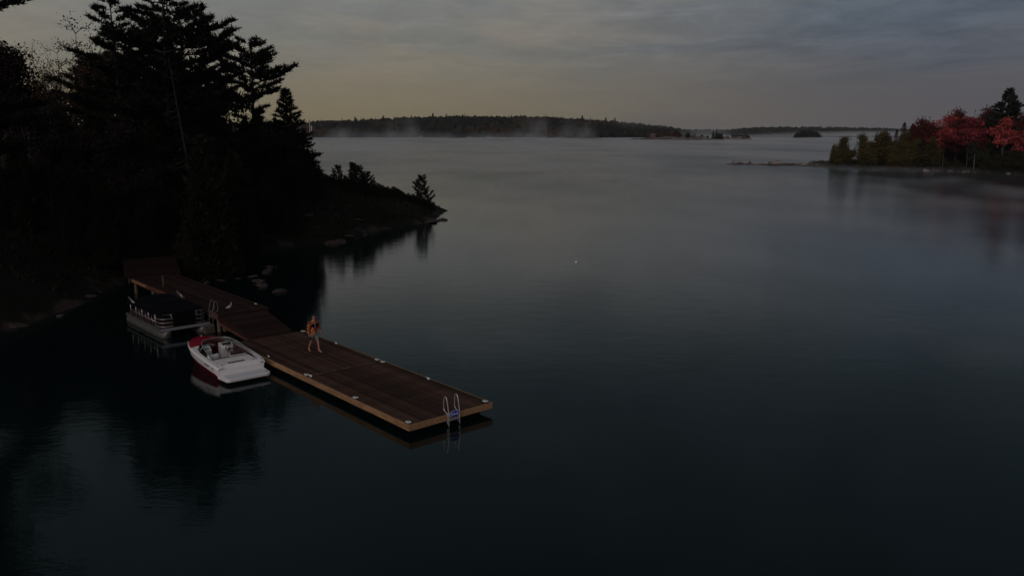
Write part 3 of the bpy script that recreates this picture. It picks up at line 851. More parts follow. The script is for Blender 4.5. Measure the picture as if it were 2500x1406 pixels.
# ------------------------------------------------------------------ pontoon boat under its cover
def pontoon():
    Lp, Wp = 5.6, 2.55
    o = thing('pontoon_boat', 'pontoon boat under a black canvas cover moored beside the raised dock', 'boat', D(20.35, -.58, -.17), DOCK_ROT + math.pi + R(1))
    # local: x towards the bow (camera), bow deck edge at x=0, stern at -Lp
    zd = .66
    MB().box((-Lp, -Wp / 2, zd - .05), (0, Wp / 2, zd)).obj('deck', M['floor_dark'], o)
    for y in (-1, 1):
        MB().box((-Lp, y * (Wp / 2 + .012) - .012, zd - .12), (.02, y * (Wp / 2 + .012) + .012, zd + .012)).obj('deck_trim', M['alu_dull'], o)
    MB().box((0.0, -Wp / 2 - .02, zd - .13), (.035, Wp / 2 + .02, zd + .014)).obj('bow_trim', M['alu'], o, bevel=.01)
    for y in (-.98, .98):
        prof = [(-Lp - .1, .28), (-Lp + .05, .31), (-.7, .31), (-.15, .30), (.10, .20), (.17, .04)]
        secs = []
        for x, r in prof:
            zc = .25 + (.31 - r) * .75
            secs.append([(x, y + r * math.cos(a), zc + r * math.sin(a)) for a in [2 * math.pi * k / 20 for k in range(20)]])
        MB().loft(secs, closed=True, cap0=True, cap1=True).obj('pontoon_tube', M['alu_dull'], o)
        v = MB().box((-.9, y - .20, .42), (.02, y + .20, .53)); v.obj('riser', M['alu_dull'], o)
    for k in range(5):
        MB().box((-.5 - k * 1.2, -1.2, .52), (-.42 - k * 1.2, 1.2, .60)).obj('cross_member', M['alu_dull'], o)
    # rail fence
    zr = [zd + .06, zd + .27, zd + .47, zd + .70]
    def fence(path, name, posts, levels=(0, 1, 2, 3)):
        f = None
        for z in [zr[q] for q in levels]:
            pts = [Vector((x, y, z)) for x, y in path]
            a = MB().tube(pts, .016, 6)
            if f is None: f = a.obj(name, M['alu'], o)
            else: a.obj('rail', M['alu'], f)
        for (x, y) in posts:
            MB().tube([(x, y, zd), (x, y, zr[-1])], .018, 6).obj('post', M['alu'], f)
        return f
    w2 = Wp / 2 - .06
    for sg, nm in ((-1, 'bow_fence'), (1, 'bow_fence')):
        corner = [(-.95, sg * w2), (-.6, sg * w2), (-.38, sg * (w2 - .04)), (-.24, sg * (w2 - .16)), (-.18, sg * (w2 - .34)), (-.16, sg * (w2 - .60)), (-.15, sg * .42)]
        f = fence([tuple(p) for p in [q.xy for q in curve_pts([(a, b, 0) for a, b in corner], 3)]], nm, [(-.95, sg * w2), (-.15, sg * .42)])
        MB().tube([(-.15, sg * .70, zr[-1]), (-.15, sg * .50, zr[1])], .010, 6).obj('brace', M['alu'], f)
    for sg in (-1, 1):
        fence([(-.98, sg * w2), (-4.9, sg * w2)], 'side_fence', [(-.98, sg * w2), (-2.0, sg * w2), (-3.0, sg * w2), (-4.0, sg * w2), (-4.9, sg * w2)], (1, 3))
        for x in (-1.5, -2.5, -3.5):
            MB().tube([(x, sg * w2, zd + .47), (x + .1, sg * w2, zd + .06)], .010, 6).obj('fence_brace', M['alu'], o)
    fence([(-4.92, w2), (-5.0, w2 - .1), (-5.0, .4)], 'stern_fence', [(-5.0, .4)])
    fence([(-4.92, -w2), (-5.0, -w2 + .1), (-5.0, -.4)], 'stern_fence', [(-5.0, -.4)])
    # canvas cover, propped into a low tent; the side flaps stop at the top rail, the middle of the bow hangs lower
    xs = np.linspace(-5.15, -.12, 30); us = np.linspace(-1, 1, 31)
    rng = np.random.RandomState(5)
    def top(x, u):
        a = 1 - abs(u) ** 2.4
        e = min(1, (x + 5.2) / 1.0) * min(1, max(0, (-.05 - x)) / 1.5)
        e = max(e, 0) ** .7
        z = zr[-1] + .04 + .40 * a * e
        z += .025 * math.sin(x * 3.1 + u * 2) * (1 - abs(u)) + .012 * math.sin(u * 9 + x)
        return z
    secs = []
    for x in xs:
        row = []
        for u in us:
            y = u * (w2 + .03)
            if x > -.40: y *= 1 - .10 * ((x + .40) / .28) ** 2
            row.append((x, y, top(x, u)))
        low = .12 if x < -1.0 else .05
        l = [(x, row[0][1] - .03, row[0][2] - low)]; r_ = [(x, row[-1][1] + .03, row[-1][2] - low)]
        secs.append(l + row + r_)
    cv = MB().loft(secs)
    cv.loft([[(x_, y_, z_) for (x_, y_, z_) in secs[-1]][8:25], [(-.10, p[1], zd + .30 + .05 * math.sin(p[1] * 7)) for p in secs[-1][8:25]], [(-.09, p[1] * .98, zd + .02) for p in secs[-1][8:25]]])
    cv.loft([[p for p in secs[0]], [(-5.18, p[1], zd + .2) for p in secs[0]]])
    c = cv.obj('canvas_cover', M['cover'], o)
    for x0, x1, y in ((-4.75, -3.9, 1.36), (-4.65, -3.85, 1.30), (-4.7, -3.9, -1.36), (-4.6, -3.85, -1.30)):
        MB().tube([(x0, y, zr[-1] + .30 + (.08 if abs(y) > 1.31 else 0)), (x1, y, zr[-1] + .14)], .018, 6).obj('bimini_pole', M['alu'], o)
    for k in range(3):
        MB().box((-3.85 - .06 * k, 1.26, zr[-1] + .04 + .04 * k), (-3.75 - .07 * k, 1.44, zr[-1] + .10 + .03 * k)).obj('pole_bracket', M['alu_dull'], o)
    for y in (.55, .15, -.25):
        MB().tube([(-.20, y, zr[-1] + .055), (-.18, y + .14, zr[-1] + .06)], .008, 6).obj('cover_strap', M['alu'], o)
    MB().tube([(-5.3, .35, zd - .1), (-5.35, .35, 1.15)], .02, 6).obj('stern_pole', M['alu'], o)
    # outboard engine behind the cover
    e = MB().box((-6.35, -.22, .75), (-5.85, .22, 1.25)).obj('outboard_engine', M['rubber'], o, bevel=.08)
    MB().box((-6.20, -.09, -.3), (-6.0, .09, .78)).obj('engine_leg', M['rubber'], e, bevel=.02)
    return o
pontoon()
a = D(20.0, .45, .75); b = D(20.4, 1.0, ZU + .03)
props(MB().tube(curve_pts([a, (a + b) / 2 + Vector((0, 0, -.08)), b], 5), .011, 6).obj('mooring_line', M['old_wood']), 'short mooring line from the covered pontoon boat to the raised dock', 'rope')

# ------------------------------------------------------------------ the man on the dock
def skin_mesh(name, verts, edges, radii, root, sub, mat, parent, rigid=None, smooth=True):
    me = bpy.data.meshes.new(name); me.from_pydata(verts, edges, [])
    ob = bpy.data.objects.new(name, me); COL.objects.link(ob)
    ob.modifiers.new('skin', 'SKIN')
    for i, v in enumerate(me.skin_vertices[0].data):
        r = radii[i]; v.radius = r if isinstance(r, tuple) else (r, r)
        v.use_root = (i == root)
    s = ob.modifiers.new('sub', 'SUBSURF'); s.levels = sub; s.render_levels = sub
    bpy.context.view_layer.update()
    m2 = bpy.data.meshes.new_from_object(ob.evaluated_get(bpy.context.evaluated_depsgraph_get()))
    m2.name = name
    bpy.data.objects.remove(ob)
    m2.polygons.foreach_set('use_smooth', [smooth] * len(m2.polygons)); m2.update()
    return m2
def join_meshes(ms, name):
    bm = bmesh.new()
    for m_ in ms: bm.from_mesh(m_)
    me = bpy.data.meshes.new(name); bm.to_mesh(me); bm.free()
    me.polygons.foreach_set('use_smooth', [True] * len(me.polygons))
    return me
def person():
    foot_mid = (G(780, 863, ZD) + G(757, 858, ZD)) / 2
    o = thing('person', 'barefoot man in an orange patterned fleece and sage shorts walking along the dock', 'person', (foot_mid.x, foot_mid.y, ZD + .037), R(46))
    # local: faces -Y, his left is +X
    J = dict(pel=(0, .02, .95), belly=(0, .0, 1.08), chest=(0, -.01, 1.28), upch=(0, .01, 1.40), neck=(0, -.005, 1.50), skull0=(-.004, -.02, 1.57),
             hipL=(.10, .01, .90), kneeL=(.115, -.14, .50), ankL=(.12, -.19, .09), heelL=(.12, -.155, .035), toeL=(.135, -.40, .022),
             hipR=(-.10, .02, .90), kneeR=(-.12, .06, .50), ankR=(-.135, .29, .16), heelR=(-.135, .33, .12), toeR=(-.14, .15, .020),
             shL=(.19, .015, 1.41), elL=(.285, .02, 1.14), wrL=(.26, -.17, .98), haL=(.25, -.22, .955),
             shR=(-.19, .015, 1.41), elR=(-.265, .05, 1.13), wrR=(-.285, -.04, .89), haR=(-.288, -.055, .84))
    names = list(J); idx = {k: i for i, k in enumerate(names)}
    rad = dict(pel=(.15, .11), belly=(.135, .10), chest=(.155, .115), upch=(.13, .10), neck=.058, skull0=.062, hipL=.088, kneeL=.056, ankL=.037, heelL=.036, toeL=(.042, .020),
               hipR=.088, kneeR=.056, ankR=.037, heelR=.036, toeR=(.042, .020), shL=.062, elL=.044, wrL=.029, haL=(.022, .036), shR=.062, elR=.044, wrR=.029, haR=(.022, .036))
    ed = [('pel', 'belly'), ('belly', 'chest'), ('chest', 'upch'), ('upch', 'neck'), ('neck', 'skull0'), ('pel', 'hipL'), ('hipL', 'kneeL'), ('kneeL', 'ankL'), ('ankL', 'heelL'), ('ankL', 'toeL'),
          ('pel', 'hipR'), ('hipR', 'kneeR'), ('kneeR', 'ankR'), ('ankR', 'heelR'), ('ankR', 'toeR'), ('upch', 'shL'), ('shL', 'elL'), ('elL', 'wrL'), ('wrL', 'haL'), ('upch', 'shR'), ('shR', 'elR'), ('elR', 'wrR'), ('wrR', 'haR')]
    body = skin_mesh('body', [J[k] for k in names], [(idx[a], idx[b]) for a, b in ed], [rad[k] for k in names], 0, 2, None, None)
    ms = [body]
    # head: shaped sphere, turned a little to his left
    hd = bmesh.new(); bmesh.ops.create_uvsphere(hd, u_segments=28, v_segments=20, radius=1)
    for v in hd.verts:
        x, y, z = v.co
        f = max(0, -y)
        X_ = x * (.076 - .016 * max(0, -z) * 1.0); Y_ = y * .096; Z_ = z * .122
        if z < -.3: X_ *= 1 - .25 * f; Y_ *= 1 - .12 * (1 - f)
        # nose, brow, eye hollows, mouth, chin
        g = lambda cx, cz, sx, sz: math.exp(-((x - cx) / sx) ** 2 - ((z - cz) / sz) ** 2) * f
        Y_ -= .026 * g(0, -.14, .16, .20) + .007 * g(0, .22, .55, .10) - .012 * g(.38, .03, .17, .12) - .012 * g(-.38, .03, .17, .12)
        Y_ -= .007 * g(0, -.46, .30, .07) + .007 * g(0, -.78, .35, .14) - .004 * g(0, -.52, .3, .035)
        v.co = (X_, Y_, Z_)
    mh = bpy.data.meshes.new('h'); hd.to_mesh(mh); hd.free()
    HM = Matrix.Translation((.0, -.035, 1.665)) @ Matrix.Rotation(R(16), 4, 'Z') @ Matrix.Rotation(R(8), 4, 'X')
    mh.transform(HM); ms.append(mh)
    for sg in (-1, 1):
        e = bmesh.new(); bmesh.ops.create_uvsphere(e, u_segments=10, v_segments=8, radius=1)
        bmesh.ops.transform(e, matrix=HM @ Matrix.Translation((sg * .077, .008, -.005)) @ Matrix.Diagonal((.012, .020, .032, 1)), verts=e.verts)
        me = bpy.data.meshes.new('e'); e.to_mesh(me); e.free(); ms.append(me)
    # fingers
    def hand(palm, fwd, side, thumb_side, curl):
        P_, F, S = Vector(palm), Vector(fwd).normalized(), Vector(side).normalized(); N = F.cross(S)
        for k, (off, ln) in enumerate(((-.030, .068), (-.010, .080), (.010, .076), (.030, .060))):
            a = P_ + S * off
            pts = [a, a + F * .045, a + F * (.045 + ln * .45) + N * curl * .012, a + F * (.045 + ln * .75) + N * curl * .034, a + F * (.045 + ln * .85) + N * curl * .055]
            ms.append(skin_mesh('f', [tuple(p) for p in pts], [(0, 1), (1, 2), (2, 3), (3, 4)], [.010, .0095, .009, .008, .007], 0, 1, None, None))
        a = P_ + S * thumb_side * .028 - F * .01
        pts = [a, a + S * thumb_side * .025 + F * .03 + N * curl * .01, a + S * thumb_side * .032 + F * .065 + N * curl * .03]
        ms.append(skin_mesh('t', [tuple(p) for p in pts], [(0, 1), (1, 2)], [.012, .011, .009], 0, 1, None, None))
    hand((-.288, -.055, .86), (0, -.12, -1), (0, -1, .12), 1, -1)
    hand((.25, -.215, .962), (-.1, -.9, -.35), (0, -.3, .95), 1, 1)
    # toes
    for cx, cy_, dx in ((.135, -.405, .02), (-.14, .145, 0)):
        for k in range(5):
            a = Vector((cx + (k - 2) * .017 * (1 if cx > 0 else -1), cy_ + .03 + abs(k - .5) * .004, .018))
            ms.append(skin_mesh('toe', [tuple(a), tuple(a + Vector((0, -.045 + k * .004, -.006)))], [(0, 1)], [.0105, .009], 0, 1, None, None))
    bd = link('body', join_meshes(ms, 'body'), M['skin'], o)
    # hair cap, moustache, brows, eyes
    hb = bmesh.new(); bmesh.ops.create_uvsphere(hb, u_segments=28, v_segments=20, radius=1)
    dl = [v for v in hb.verts if (v.co.z < .15 + .50 * max(0, -v.co.y) - .55 * max(0, v.co.y))]
    bmesh.ops.delete(hb, geom=dl, context='VERTS')
    rr = random.Random(2)
    for v in hb.verts:
        k = 1.10 + rr.uniform(-.02, .05); v.co = (v.co.x * .078 * k, v.co.y * .098 * k, v.co.z * .124 * k + .004)
    mm = bpy.data.meshes.new('hair'); hb.to_mesh(mm); hb.free(); mm.transform(HM)
    link('hair', mm, M['hair'], o)
    MB().loft([[(-.030, -.100, -.052), (0, -.112, -.046), (.030, -.100, -.052)], [(-.034, -.098, -.064), (0, -.110, -.060), (.034, -.098, -.064)]]).obj('moustache', M['hair'], o).matrix_local = HM
    for sg in (-1, 1):
        MB().tube([(sg * .015, -.098, .020), (sg * .030, -.098, .026), (sg * .045, -.088, .020)], .005, 5).obj('eyebrow', M['hair'], o).matrix_local = HM
        MB().tube([(sg * .029, -.086, .004), (sg * .029, -.092, .004)], .009, 8).obj('eye', M['rubber'], o).matrix_local = HM
    # fleece
    jm = bpy.data.materials.new('patterned_fleece'); jm.use_nodes = True; t = NT(jm.node_tree)
    b = t.n('ShaderNodeBsdfPrincipled'); oo = t.n('ShaderNodeOutputMaterial'); t.l(b.outputs[0], oo.inputs[0]); b.inputs['Roughness'].default_value = .95
    b.inputs['Specular IOR Level'].default_value = .1
    p = t.n('ShaderNodeTexCoord').outputs['Object']
    wv = t.n('ShaderNodeTexWave'); wv.inputs['Scale'].default_value = 5.5; wv.inputs['Distortion'].default_value = 14; wv.inputs['Detail'].default_value = 2; wv.inputs['Detail Scale'].default_value = 1.6
    t.l(p, wv.inputs['Vector'])
    c1_ = t.ramp(wv.outputs['Fac'], [(0, (.16, .018, .012)), (.35, (.42, .075, .018)), (.55, (.60, .19, .03)), (.8, (.66, .30, .06)), (1, (.70, .36, .26))])
    b2 = t.noise(p, 7, 2, .5)
    c1_ = t.mix(t.map(b2, .46, .52), t.mix(.75, c1_, (.14, .010, .010)), c1_)
    spx = t.n('ShaderNodeSeparateXYZ'); t.l(p, spx.inputs[0])
    zb = t.math('MULTIPLY', t.math('GREATER_THAN', spx.outputs[2], 1.215), t.math('LESS_THAN', spx.outputs[2], 1.375))
    xb = t.math('LESS_THAN', t.math('ABSOLUTE', spx.outputs[0]), .185)
    yb = t.math('LESS_THAN', spx.outputs[1], -.02)
    pn = t.math('MULTIPLY', zb, t.math('MULTIPLY', xb, yb))
    col = t.mix(pn, c1_, (.010, .006, .006))
    zipm = t.math('MULTIPLY', t.math('LESS_THAN', t.math('ABSOLUTE', spx.outputs[0]), .010), t.math('MULTIPLY', yb, t.math('GREATER_THAN', spx.outputs[2], 1.18)))
    col = t.mix(zipm, col, (.55, .50, .46))
    t.l(col, b.inputs['Base Color'])
    jv = [(0, .02, .87), (0, .01, .93), (0, .0, 1.08), (0, -.01, 1.27), (0, .005, 1.405), (0, -.002, 1.49), (.2, .015, 1.41), J['elL'], (.262, -.155, .99), (-.2, .015, 1.41), J['elR'], (-.284, -.03, .91)]
    je = [(0, 1), (1, 2), (2, 3), (3, 4), (4, 5), (4, 6), (6, 7), (7, 8), (4, 9), (9, 10), (10, 11)]
    jr = [(.178, .135), (.185, .142), (.172, .128), (.195, .145), (.155, .115), .080, .088, .074, .050, .088, .074, .050]
    jk = link('fleece_jacket', skin_mesh('fleece_jacket', jv, je, jr, 2, 2, None, None), jm, o)
    MB().tube([(math.sin(a) * .085, -.01 - math.cos(a) * .082, 1.50 + .012 * math.cos(a)) for a in [-2.6 + 5.2 * k / 14 for k in range(15)]], .016, 6).obj('collar', pmat('collar_trim', (.60, .34, .07), .8), jk)
    # shorts
    sv = [(0, .02, .93), (0, .02, .88), (.105, .0, .82), (.112, -.075, .66), (.116, -.115, .555), (-.105, .02, .82), (-.118, .045, .66), (-.122, .056, .555)]
    se = [(0, 1), (1, 2), (2, 3), (3, 4), (1, 5), (5, 6), (6, 7)]
    link('shorts', skin_mesh('shorts', sv, se, [(.168, .122), (.165, .125), .112, .106, .104, .112, .106, .104], 0, 2, None, None), M['shorts'], o)
    # black controller in his right hand, strap on his left wrist
    return o, foot_mid
pers, fm = person()
PM = Matrix.Translation(pers.location) @ Matrix.Rotation(R(46), 4, 'Z')
ph = thing('handheld_device', 'small black device held in the right hand of the walking man', 'device', PM @ Vector((-.262, -.075, .71)), R(46))
MB().box((-.035, -.06, -.06), (.015, .06, .08)).obj('case', M['rubber'], ph, bevel=.012)
MB().tube([(-.01, .03, .08), (-.01, .035, .13)], .006, 6).obj('antenna', M['rubber'], ph)

# gull by the inner ladder
def gull():
    o = thing('gull', 'pale grey gull standing on the raised dock beside the arched ladder', 'bird', D(20.15, 1.75, ZU), DOCK_ROT + R(-70))
    v = [(-.20, 0, .20), (-.10, 0, .225), (.02, 0, .245), (.12, 0, .27), (.17, 0, .34), (.175, 0, .42), (.19, 0, .455), (.225, 0, .45)]
    r = [.012, .045, .072, .060, .032, .026, .032, .012]
    link('body', skin_mesh('body', v, [(i, i + 1) for i in range(7)], r, 2, 2, None, None), M['gull_grey'], o)
    MB().tube([(.21, 0, .452), (.265, 0, .438)], [.011, .003], 6).obj('bill', M['fascia'], o)
    for y in (-.03, .03):
        MB().tube([(.03, y, .19), (.02, y, .08), (.03, y, .008)], .007, 6).obj('leg', M['old_wood'], o)
        MB().box((.0, y - .022, 0), (.07, y + .022, .008)).obj('foot', M['old_wood'], o)
        MB().loft([[(.08, y * 2.1, .28), (.08, y * 2.5, .24)], [(-.06, y * 2.2, .26), (-.06, y * 2.5, .215)], [(-.24, y * .6, .20), (-.24, y * .7, .19)]]).obj('wing', M['gel_grey'], o)
    return o
gull()

# buoy
bu = thing('buoy', 'small white buoy floating alone in the middle of the lake', 'buoy', G(1407, 642, 0), .4)
MB().tube([(-.13, 0, .05), (-.09, 0, .05), (.09, 0, .05), (.13, 0, .05)], [.04, .085, .085, .04], 12).obj('float', M['white_plastic'], bu, bevel=0)
MB().tube([(.12, 0, .05), (.17, 0, .05)], .02, 8).obj('ring', M['rubber'], bu)

# ------------------------------------------------------------------ vegetation generators
def norm(a): return a / (np.linalg.norm(a, axis=-1, keepdims=True) + 1e-9)
def tufts(c, d, n, L, W, spread, rng, tone0=None):
    """n thin blades from every point c roughly along d"""
    K = len(c)
    c = np.repeat(c, n, 0); d = np.repeat(d, n, 0)
    a = norm(d + rng.normal(0, spread, c.shape)) * (L * rng.uniform(.6, 1.25, (len(c), 1)))
    s = norm(np.cross(a, rng.normal(0, 1, c.shape))) * (W * .5)
    c = c + rng.normal(0, L * .12, c.shape)
    v = np.stack([c - s, c + s, c + a], 1).reshape(-1, 3)
    f = np.arange(len(v)).reshape(-1, 3)
    t = rng.uniform(0, 1, K) * .7 if tone0 is None else tone0
    t = np.clip(np.repeat(t, n) + rng.uniform(-.15, .15, K * n), 0, 1)
    return v, f, t
def leaves(c, size, rng, tone, flat=.5):
    """quads lying roughly flat"""
    K = len(c)
    nrm = norm(rng.normal(0, 1, (K, 3)) * np.array([1, 1, flat]) + np.array([0, 0, .6]))
    a = norm(np.cross(nrm, rng.normal(0, 1, (K, 3)))); b = np.cross(nrm, a)
    s = size * rng.uniform(.6, 1.3, (K, 1))
    v = np.stack([c - a * s * .5, c - b * s * .28, c + a * s * .5, c + b * s * .28], 1).reshape(-1, 3)
    return v, np.arange(len(v)).reshape(-1, 4), tone
def tubes_np(paths, n=5):
    """many tapered polylines -> arrays. each path (pts, radii)"""
    V, F, b = [], [], 0
    ang = np.arange(n) * 2 * math.pi / n
    for p, r in paths:
        p = np.asarray(p, float); m = len(p)
        t = norm(np.gradient(p, axis=0))
        up = np.where(np.abs(t[:, 2:3]) > .85, np.array([[1., 0, 0]]), np.array([[0, 0, 1.]]))
        e1 = norm(np.cross(t, up)); e2 = np.cross(t, e1)
        r = np.asarray(r, float)[:, None, None]
        q = p[:, None] + (e1[:, None] * np.cos(ang)[None, :, None] + e2[:, None] * np.sin(ang)[None, :, None]) * r
        V.append(q.reshape(-1, 3))
        i = np.arange(m - 1)[:, None] * n; k = np.arange(n)[None]
        F.append(np.stack([i + k, i + (k + 1) % n, i + n + (k + 1) % n, i + n + k], -1).reshape(-1, 4) + b)
        b += m * n
    return np.concatenate(V), np.concatenate(F)

def conifer(seed, H, base, R0, nl, rise, upturn, prof, twig=.3, tl=.30, tw=.075, tn=6, step=.30, side_gap=None, irr=.35, tr=.30, lean=0.0, bare=.30, dense=1.0):
    """pine / spruce: trunk with limbs in loose whorls carrying plates of needle tufts"""
    rng = np.random.RandomState(seed)
    paths = []
    zt = np.linspace(0, H, 12)
    bend = np.stack([np.sin(zt / H * 2 + seed) * .012 * H + lean * zt, np.cos(zt / H * 1.7 + seed) * .012 * H], 1)
    tp = np.column_stack([bend[:, 0] - bend[0, 0], bend[:, 1] - bend[0, 1], zt])
    paths.append((tp, tr * (1 - zt / H * .93)))
    C, Dd = [], []
    for i in range(nl):
        f = (i + rng.rand() * .8) / nl
        z = base + (H * .985 - base) * f
        r = R0 * prof(f) * (1 + irr * rng.uniform(-1, .6))
        if r < .15: r = .15
        az = i * 2.399 + rng.uniform(-.5, .5)
        x0, y0 = np.interp(z, zt, tp[:, 0]), np.interp(z, zt, tp[:, 1])
        t = np.linspace(0, 1, 8)
        az2 = az + (t ** 1.5) * rng.uniform(-.25, .25)
        rise_i = rise(f) + rng.uniform(-.08, .08)
        pz = z + r * (rise_i * t + upturn * t ** 2.2) + rng.uniform(-.03, .03, 8) * r
        p = np.column_stack([x0 + np.cos(az2) * r * t, y0 + np.sin(az2) * r * t, pz])
        paths.append((p, np.maximum(.012, (.018 * r + .012) * (1 - t * .85))))
        # foliage: side twigs in a flat fan
        m = max(3, int(r / step * dense))
        for j in range(m):
            tj = bare + (1 - bare) * (j + rng.rand()) / m
            q = np.array([np.interp(tj, t, p[:, k]) for k in range(3)])
            sgn = 1 if j % 2 else -1
            da = az + sgn * rng.uniform(.5, 1.1)
            ln = max(.25, r * twig * (1.25 - .8 * tj) * rng.uniform(.6, 1.2))
            dv = np.array([math.cos(da), math.sin(da), .12 + upturn * .5 + rng.uniform(-.1, .15)])
            k = max(2, int(ln / .22)); u = (np.arange(k) + .5) / k
            pts = q + dv * (u * ln)[:, None] + np.array([0, 0, 1]) * (u ** 2 * ln * .15)[:, None]
            C.append(pts); Dd.append(np.repeat((dv * .7 + np.array([0, 0, .55]))[None], k, 0))
        k = max(2, int(r * .35 / .2)); u = 1 - .35 * (np.arange(k) / k)
        C.append(np.column_stack([np.interp(u, t, p[:, a]) for a in range(3)]))
        Dd.append(np.repeat(np.array([[math.cos(az) * .8, math.sin(az) * .8, .6]]), k, 0))
    k = 10; u = np.linspace(.93, 1.0, k)
    C.append(np.column_stack([np.interp(u * H, zt, tp[:, 0]), np.interp(u * H, zt, tp[:, 1]), u * H])); Dd.append(np.repeat(np.array([[0, 0, 1.]]), k, 0))
    C = np.concatenate(C); Dd = np.concatenate(Dd)
    # clumps of lighter and darker foliage
    tone = np.clip(vnoise(C[:, 0] * 3 + C[:, 2], C[:, 1] * 3 + C[:, 2] * 2, 2.2) * 1.1 - .05 + rng.uniform(-.1, .1, len(C)), 0, 1)
    v, fa, to = tufts(C, norm(Dd), tn, tl, tw, .55, rng, tone)
    tv, tf = tubes_np(paths)
    return npmesh('trunk', tv, tf, smooth=True), npmesh('crown', v, fa, to)

def column(seed, H, Rm, n, prof, size, lump=.25, spires=7):
    """cedar / bush: leaf sprays filling a few merging spires of uneven height"""
    rng = np.random.RandomState(seed)
    so = np.column_stack([rng.uniform(-.75, .75, spires) * Rm, rng.uniform(-.75, .75, spires) * Rm]); so[0] = 0
    sh = rng.uniform(.45, .88, spires); sh[0] = 1.0
    sw = rng.uniform(.38, .62, spires); sw[0] = .72
    k = rng.choice(spires, n, p=(sh * sw) / (sh * sw).sum())
    z = rng.rand(n) ** .9; az = rng.uniform(0, 2 * math.pi, n)
    hh = sh[k] * H
    lumpv = 1 + lump * (2 * vnoise(np.cos(az) * 2 + seed * 9 + k * 5, np.sin(az) * 2 + z * hh * 1.1, .7) - 1) * 1.6
    r = Rm * sw[k] * np.array([prof(a) for a in z]) * lumpv * rng.uniform(.35, 1.12, n) ** .6
    c = np.column_stack([so[k, 0] * (1 - z * .35) + np.cos(az) * r, so[k, 1] * (1 - z * .35) + np.sin(az) * r, z * hh + .15])
    d = norm(np.column_stack([np.cos(az) * .8, np.sin(az) * .8, .45 + z * .7]))
    tone = np.clip(vnoise(c[:, 0] * 2 + c[:, 2], c[:, 1] * 2 - c[:, 2], 1.6) + rng.uniform(-.25, .25, n), 0, 1)
    v, f, t = tufts(c, d, 3, size, size * .42, .5, rng, tone)
    tv, tf = tubes_np([(np.array([[0, 0, -.3], [0, 0, H * .5], [0.02, 0, H * .95]]), [.04 * H ** .8 * .6, .03 * H ** .6, .01])])
    return npmesh('trunk', tv, tf, smooth=True), npmesh('crown', v, f, t)

def broadleaf(seed, H, R0, fork=.35, nl=7, per=260, size=.30, sigma=.55, squash=.65, tr=.16, droop=0.0, lean=0.0, two=False, sub=5):
    rng = np.random.RandomState(seed)
    paths = []; C = []
    zf = H * fork
    stems = [(0, 0)] if not two else [(-.10, 0), (.12, .05)]
    for sx, sy in stems:
        t = np.linspace(0, 1, 7)
        tp = np.column_stack([sx * t * zf * 1.0 + lean * t * zf + np.sin(t * 3 + seed) * .10, sy * t * zf, t * zf - .3 * (1 - t)])
        paths.append((tp, tr * (1 - .35 * t)))
        top = tp[-1]
        for i in range(nl):
            az = i * 2.4 + rng.uniform(-.4, .4); el = rng.uniform(.25, 1.35)
            if i == 0: el = 1.5
            ln = rng.uniform(.75, 1.05)
            end = top + np.array([math.cos(az) * math.cos(el) * R0 * ln * 1.1, math.sin(az) * math.cos(el) * R0 * ln * 1.1, (H - zf) * math.sin(el) * ln])
            t2 = np.linspace(0, 1, 6)[:, None]
            mid = (top + end) / 2 + rng.normal(0, .12 * R0, 3) + np.array([0, 0, .1 * R0])
            p = (1 - t2) ** 2 * (top - np.array([0, 0, rng.uniform(0, .25) * zf])) + 2 * t2 * (1 - t2) * mid + t2 ** 2 * end
            paths.append((p, tr * .42 * (1 - .8 * t2[:, 0]) + .008))
            for j in range(sub):
                a = p[rng.randint(2, 6)]; e = a + norm(rng.normal(0, 1, 3) * np.array([1, 1, .5]) + (end - top) / R0 * .6) * R0 * rng.uniform(.22, .50)
                e[2] -= droop
                q = np.linspace(0, 1, 4)[:, None]; pp = a * (1 - q) + e * q + rng.normal(0, .03 * R0, (4, 3)) * (q * (1 - q) * 4)
                paths.append((pp, .022 * (1 - .7 * q[:, 0]) * (H / 10) + .004))
                C.append(e); C.append((a + e) / 2)
    C = np.array(C)
    k = per
    pts = np.repeat(C, k, 0) + rng.normal(0, sigma, (len(C) * k, 3)) * np.array([1, 1, squash])
    tone = np.clip(np.repeat(rng.uniform(.1, .9, len(C)), k) + rng.uniform(-.25, .25, len(pts)), 0, 1)
    v, f, t = leaves(pts, size, rng, tone)
    tv, tf = tubes_np(paths)
    return npmesh('trunk', tv, tf, smooth=True), npmesh('crown', v, f, t)

def tree(name, meshes, mats, loc, label, rz=0, sc=1.0, group=None, cat='tree', scz=None):
    o = thing(name, label, cat, loc, rz, group)
    tm, cm = meshes
    for me, mt, nm in ((tm, mats[0], 'trunk'), (cm, mats[1], 'crown')):
        if me is None: continue
        if len(me.materials) and me.materials[0] is not mt:
            me = me.copy(); me.materials.clear()
        link(nm, me, mt, o)
    o.scale = (sc, sc, scz if scz else sc)
    return o

pine_prof = lambda f: (.80 + .24 * math.sin(f * 21 + 1)) * (1 - f) ** .40 if f > .2 else .62 + 1.0 * f
spruce_prof = lambda f: (1 - f) ** .9 * .98 + .03
# --- left headland: the three big pines against the sky, the spruce and its neighbours
def at(px, Dm, hf=LH):
    x = (px - 1250) / FPX * Dm * (_c + 0 * _s) / _c
    return (x, Dm, hf(x, Dm) - .1)
def top_h(py, Dm, z0):
    return CAM_H + (HOR - py) * Dm / FPX - z0

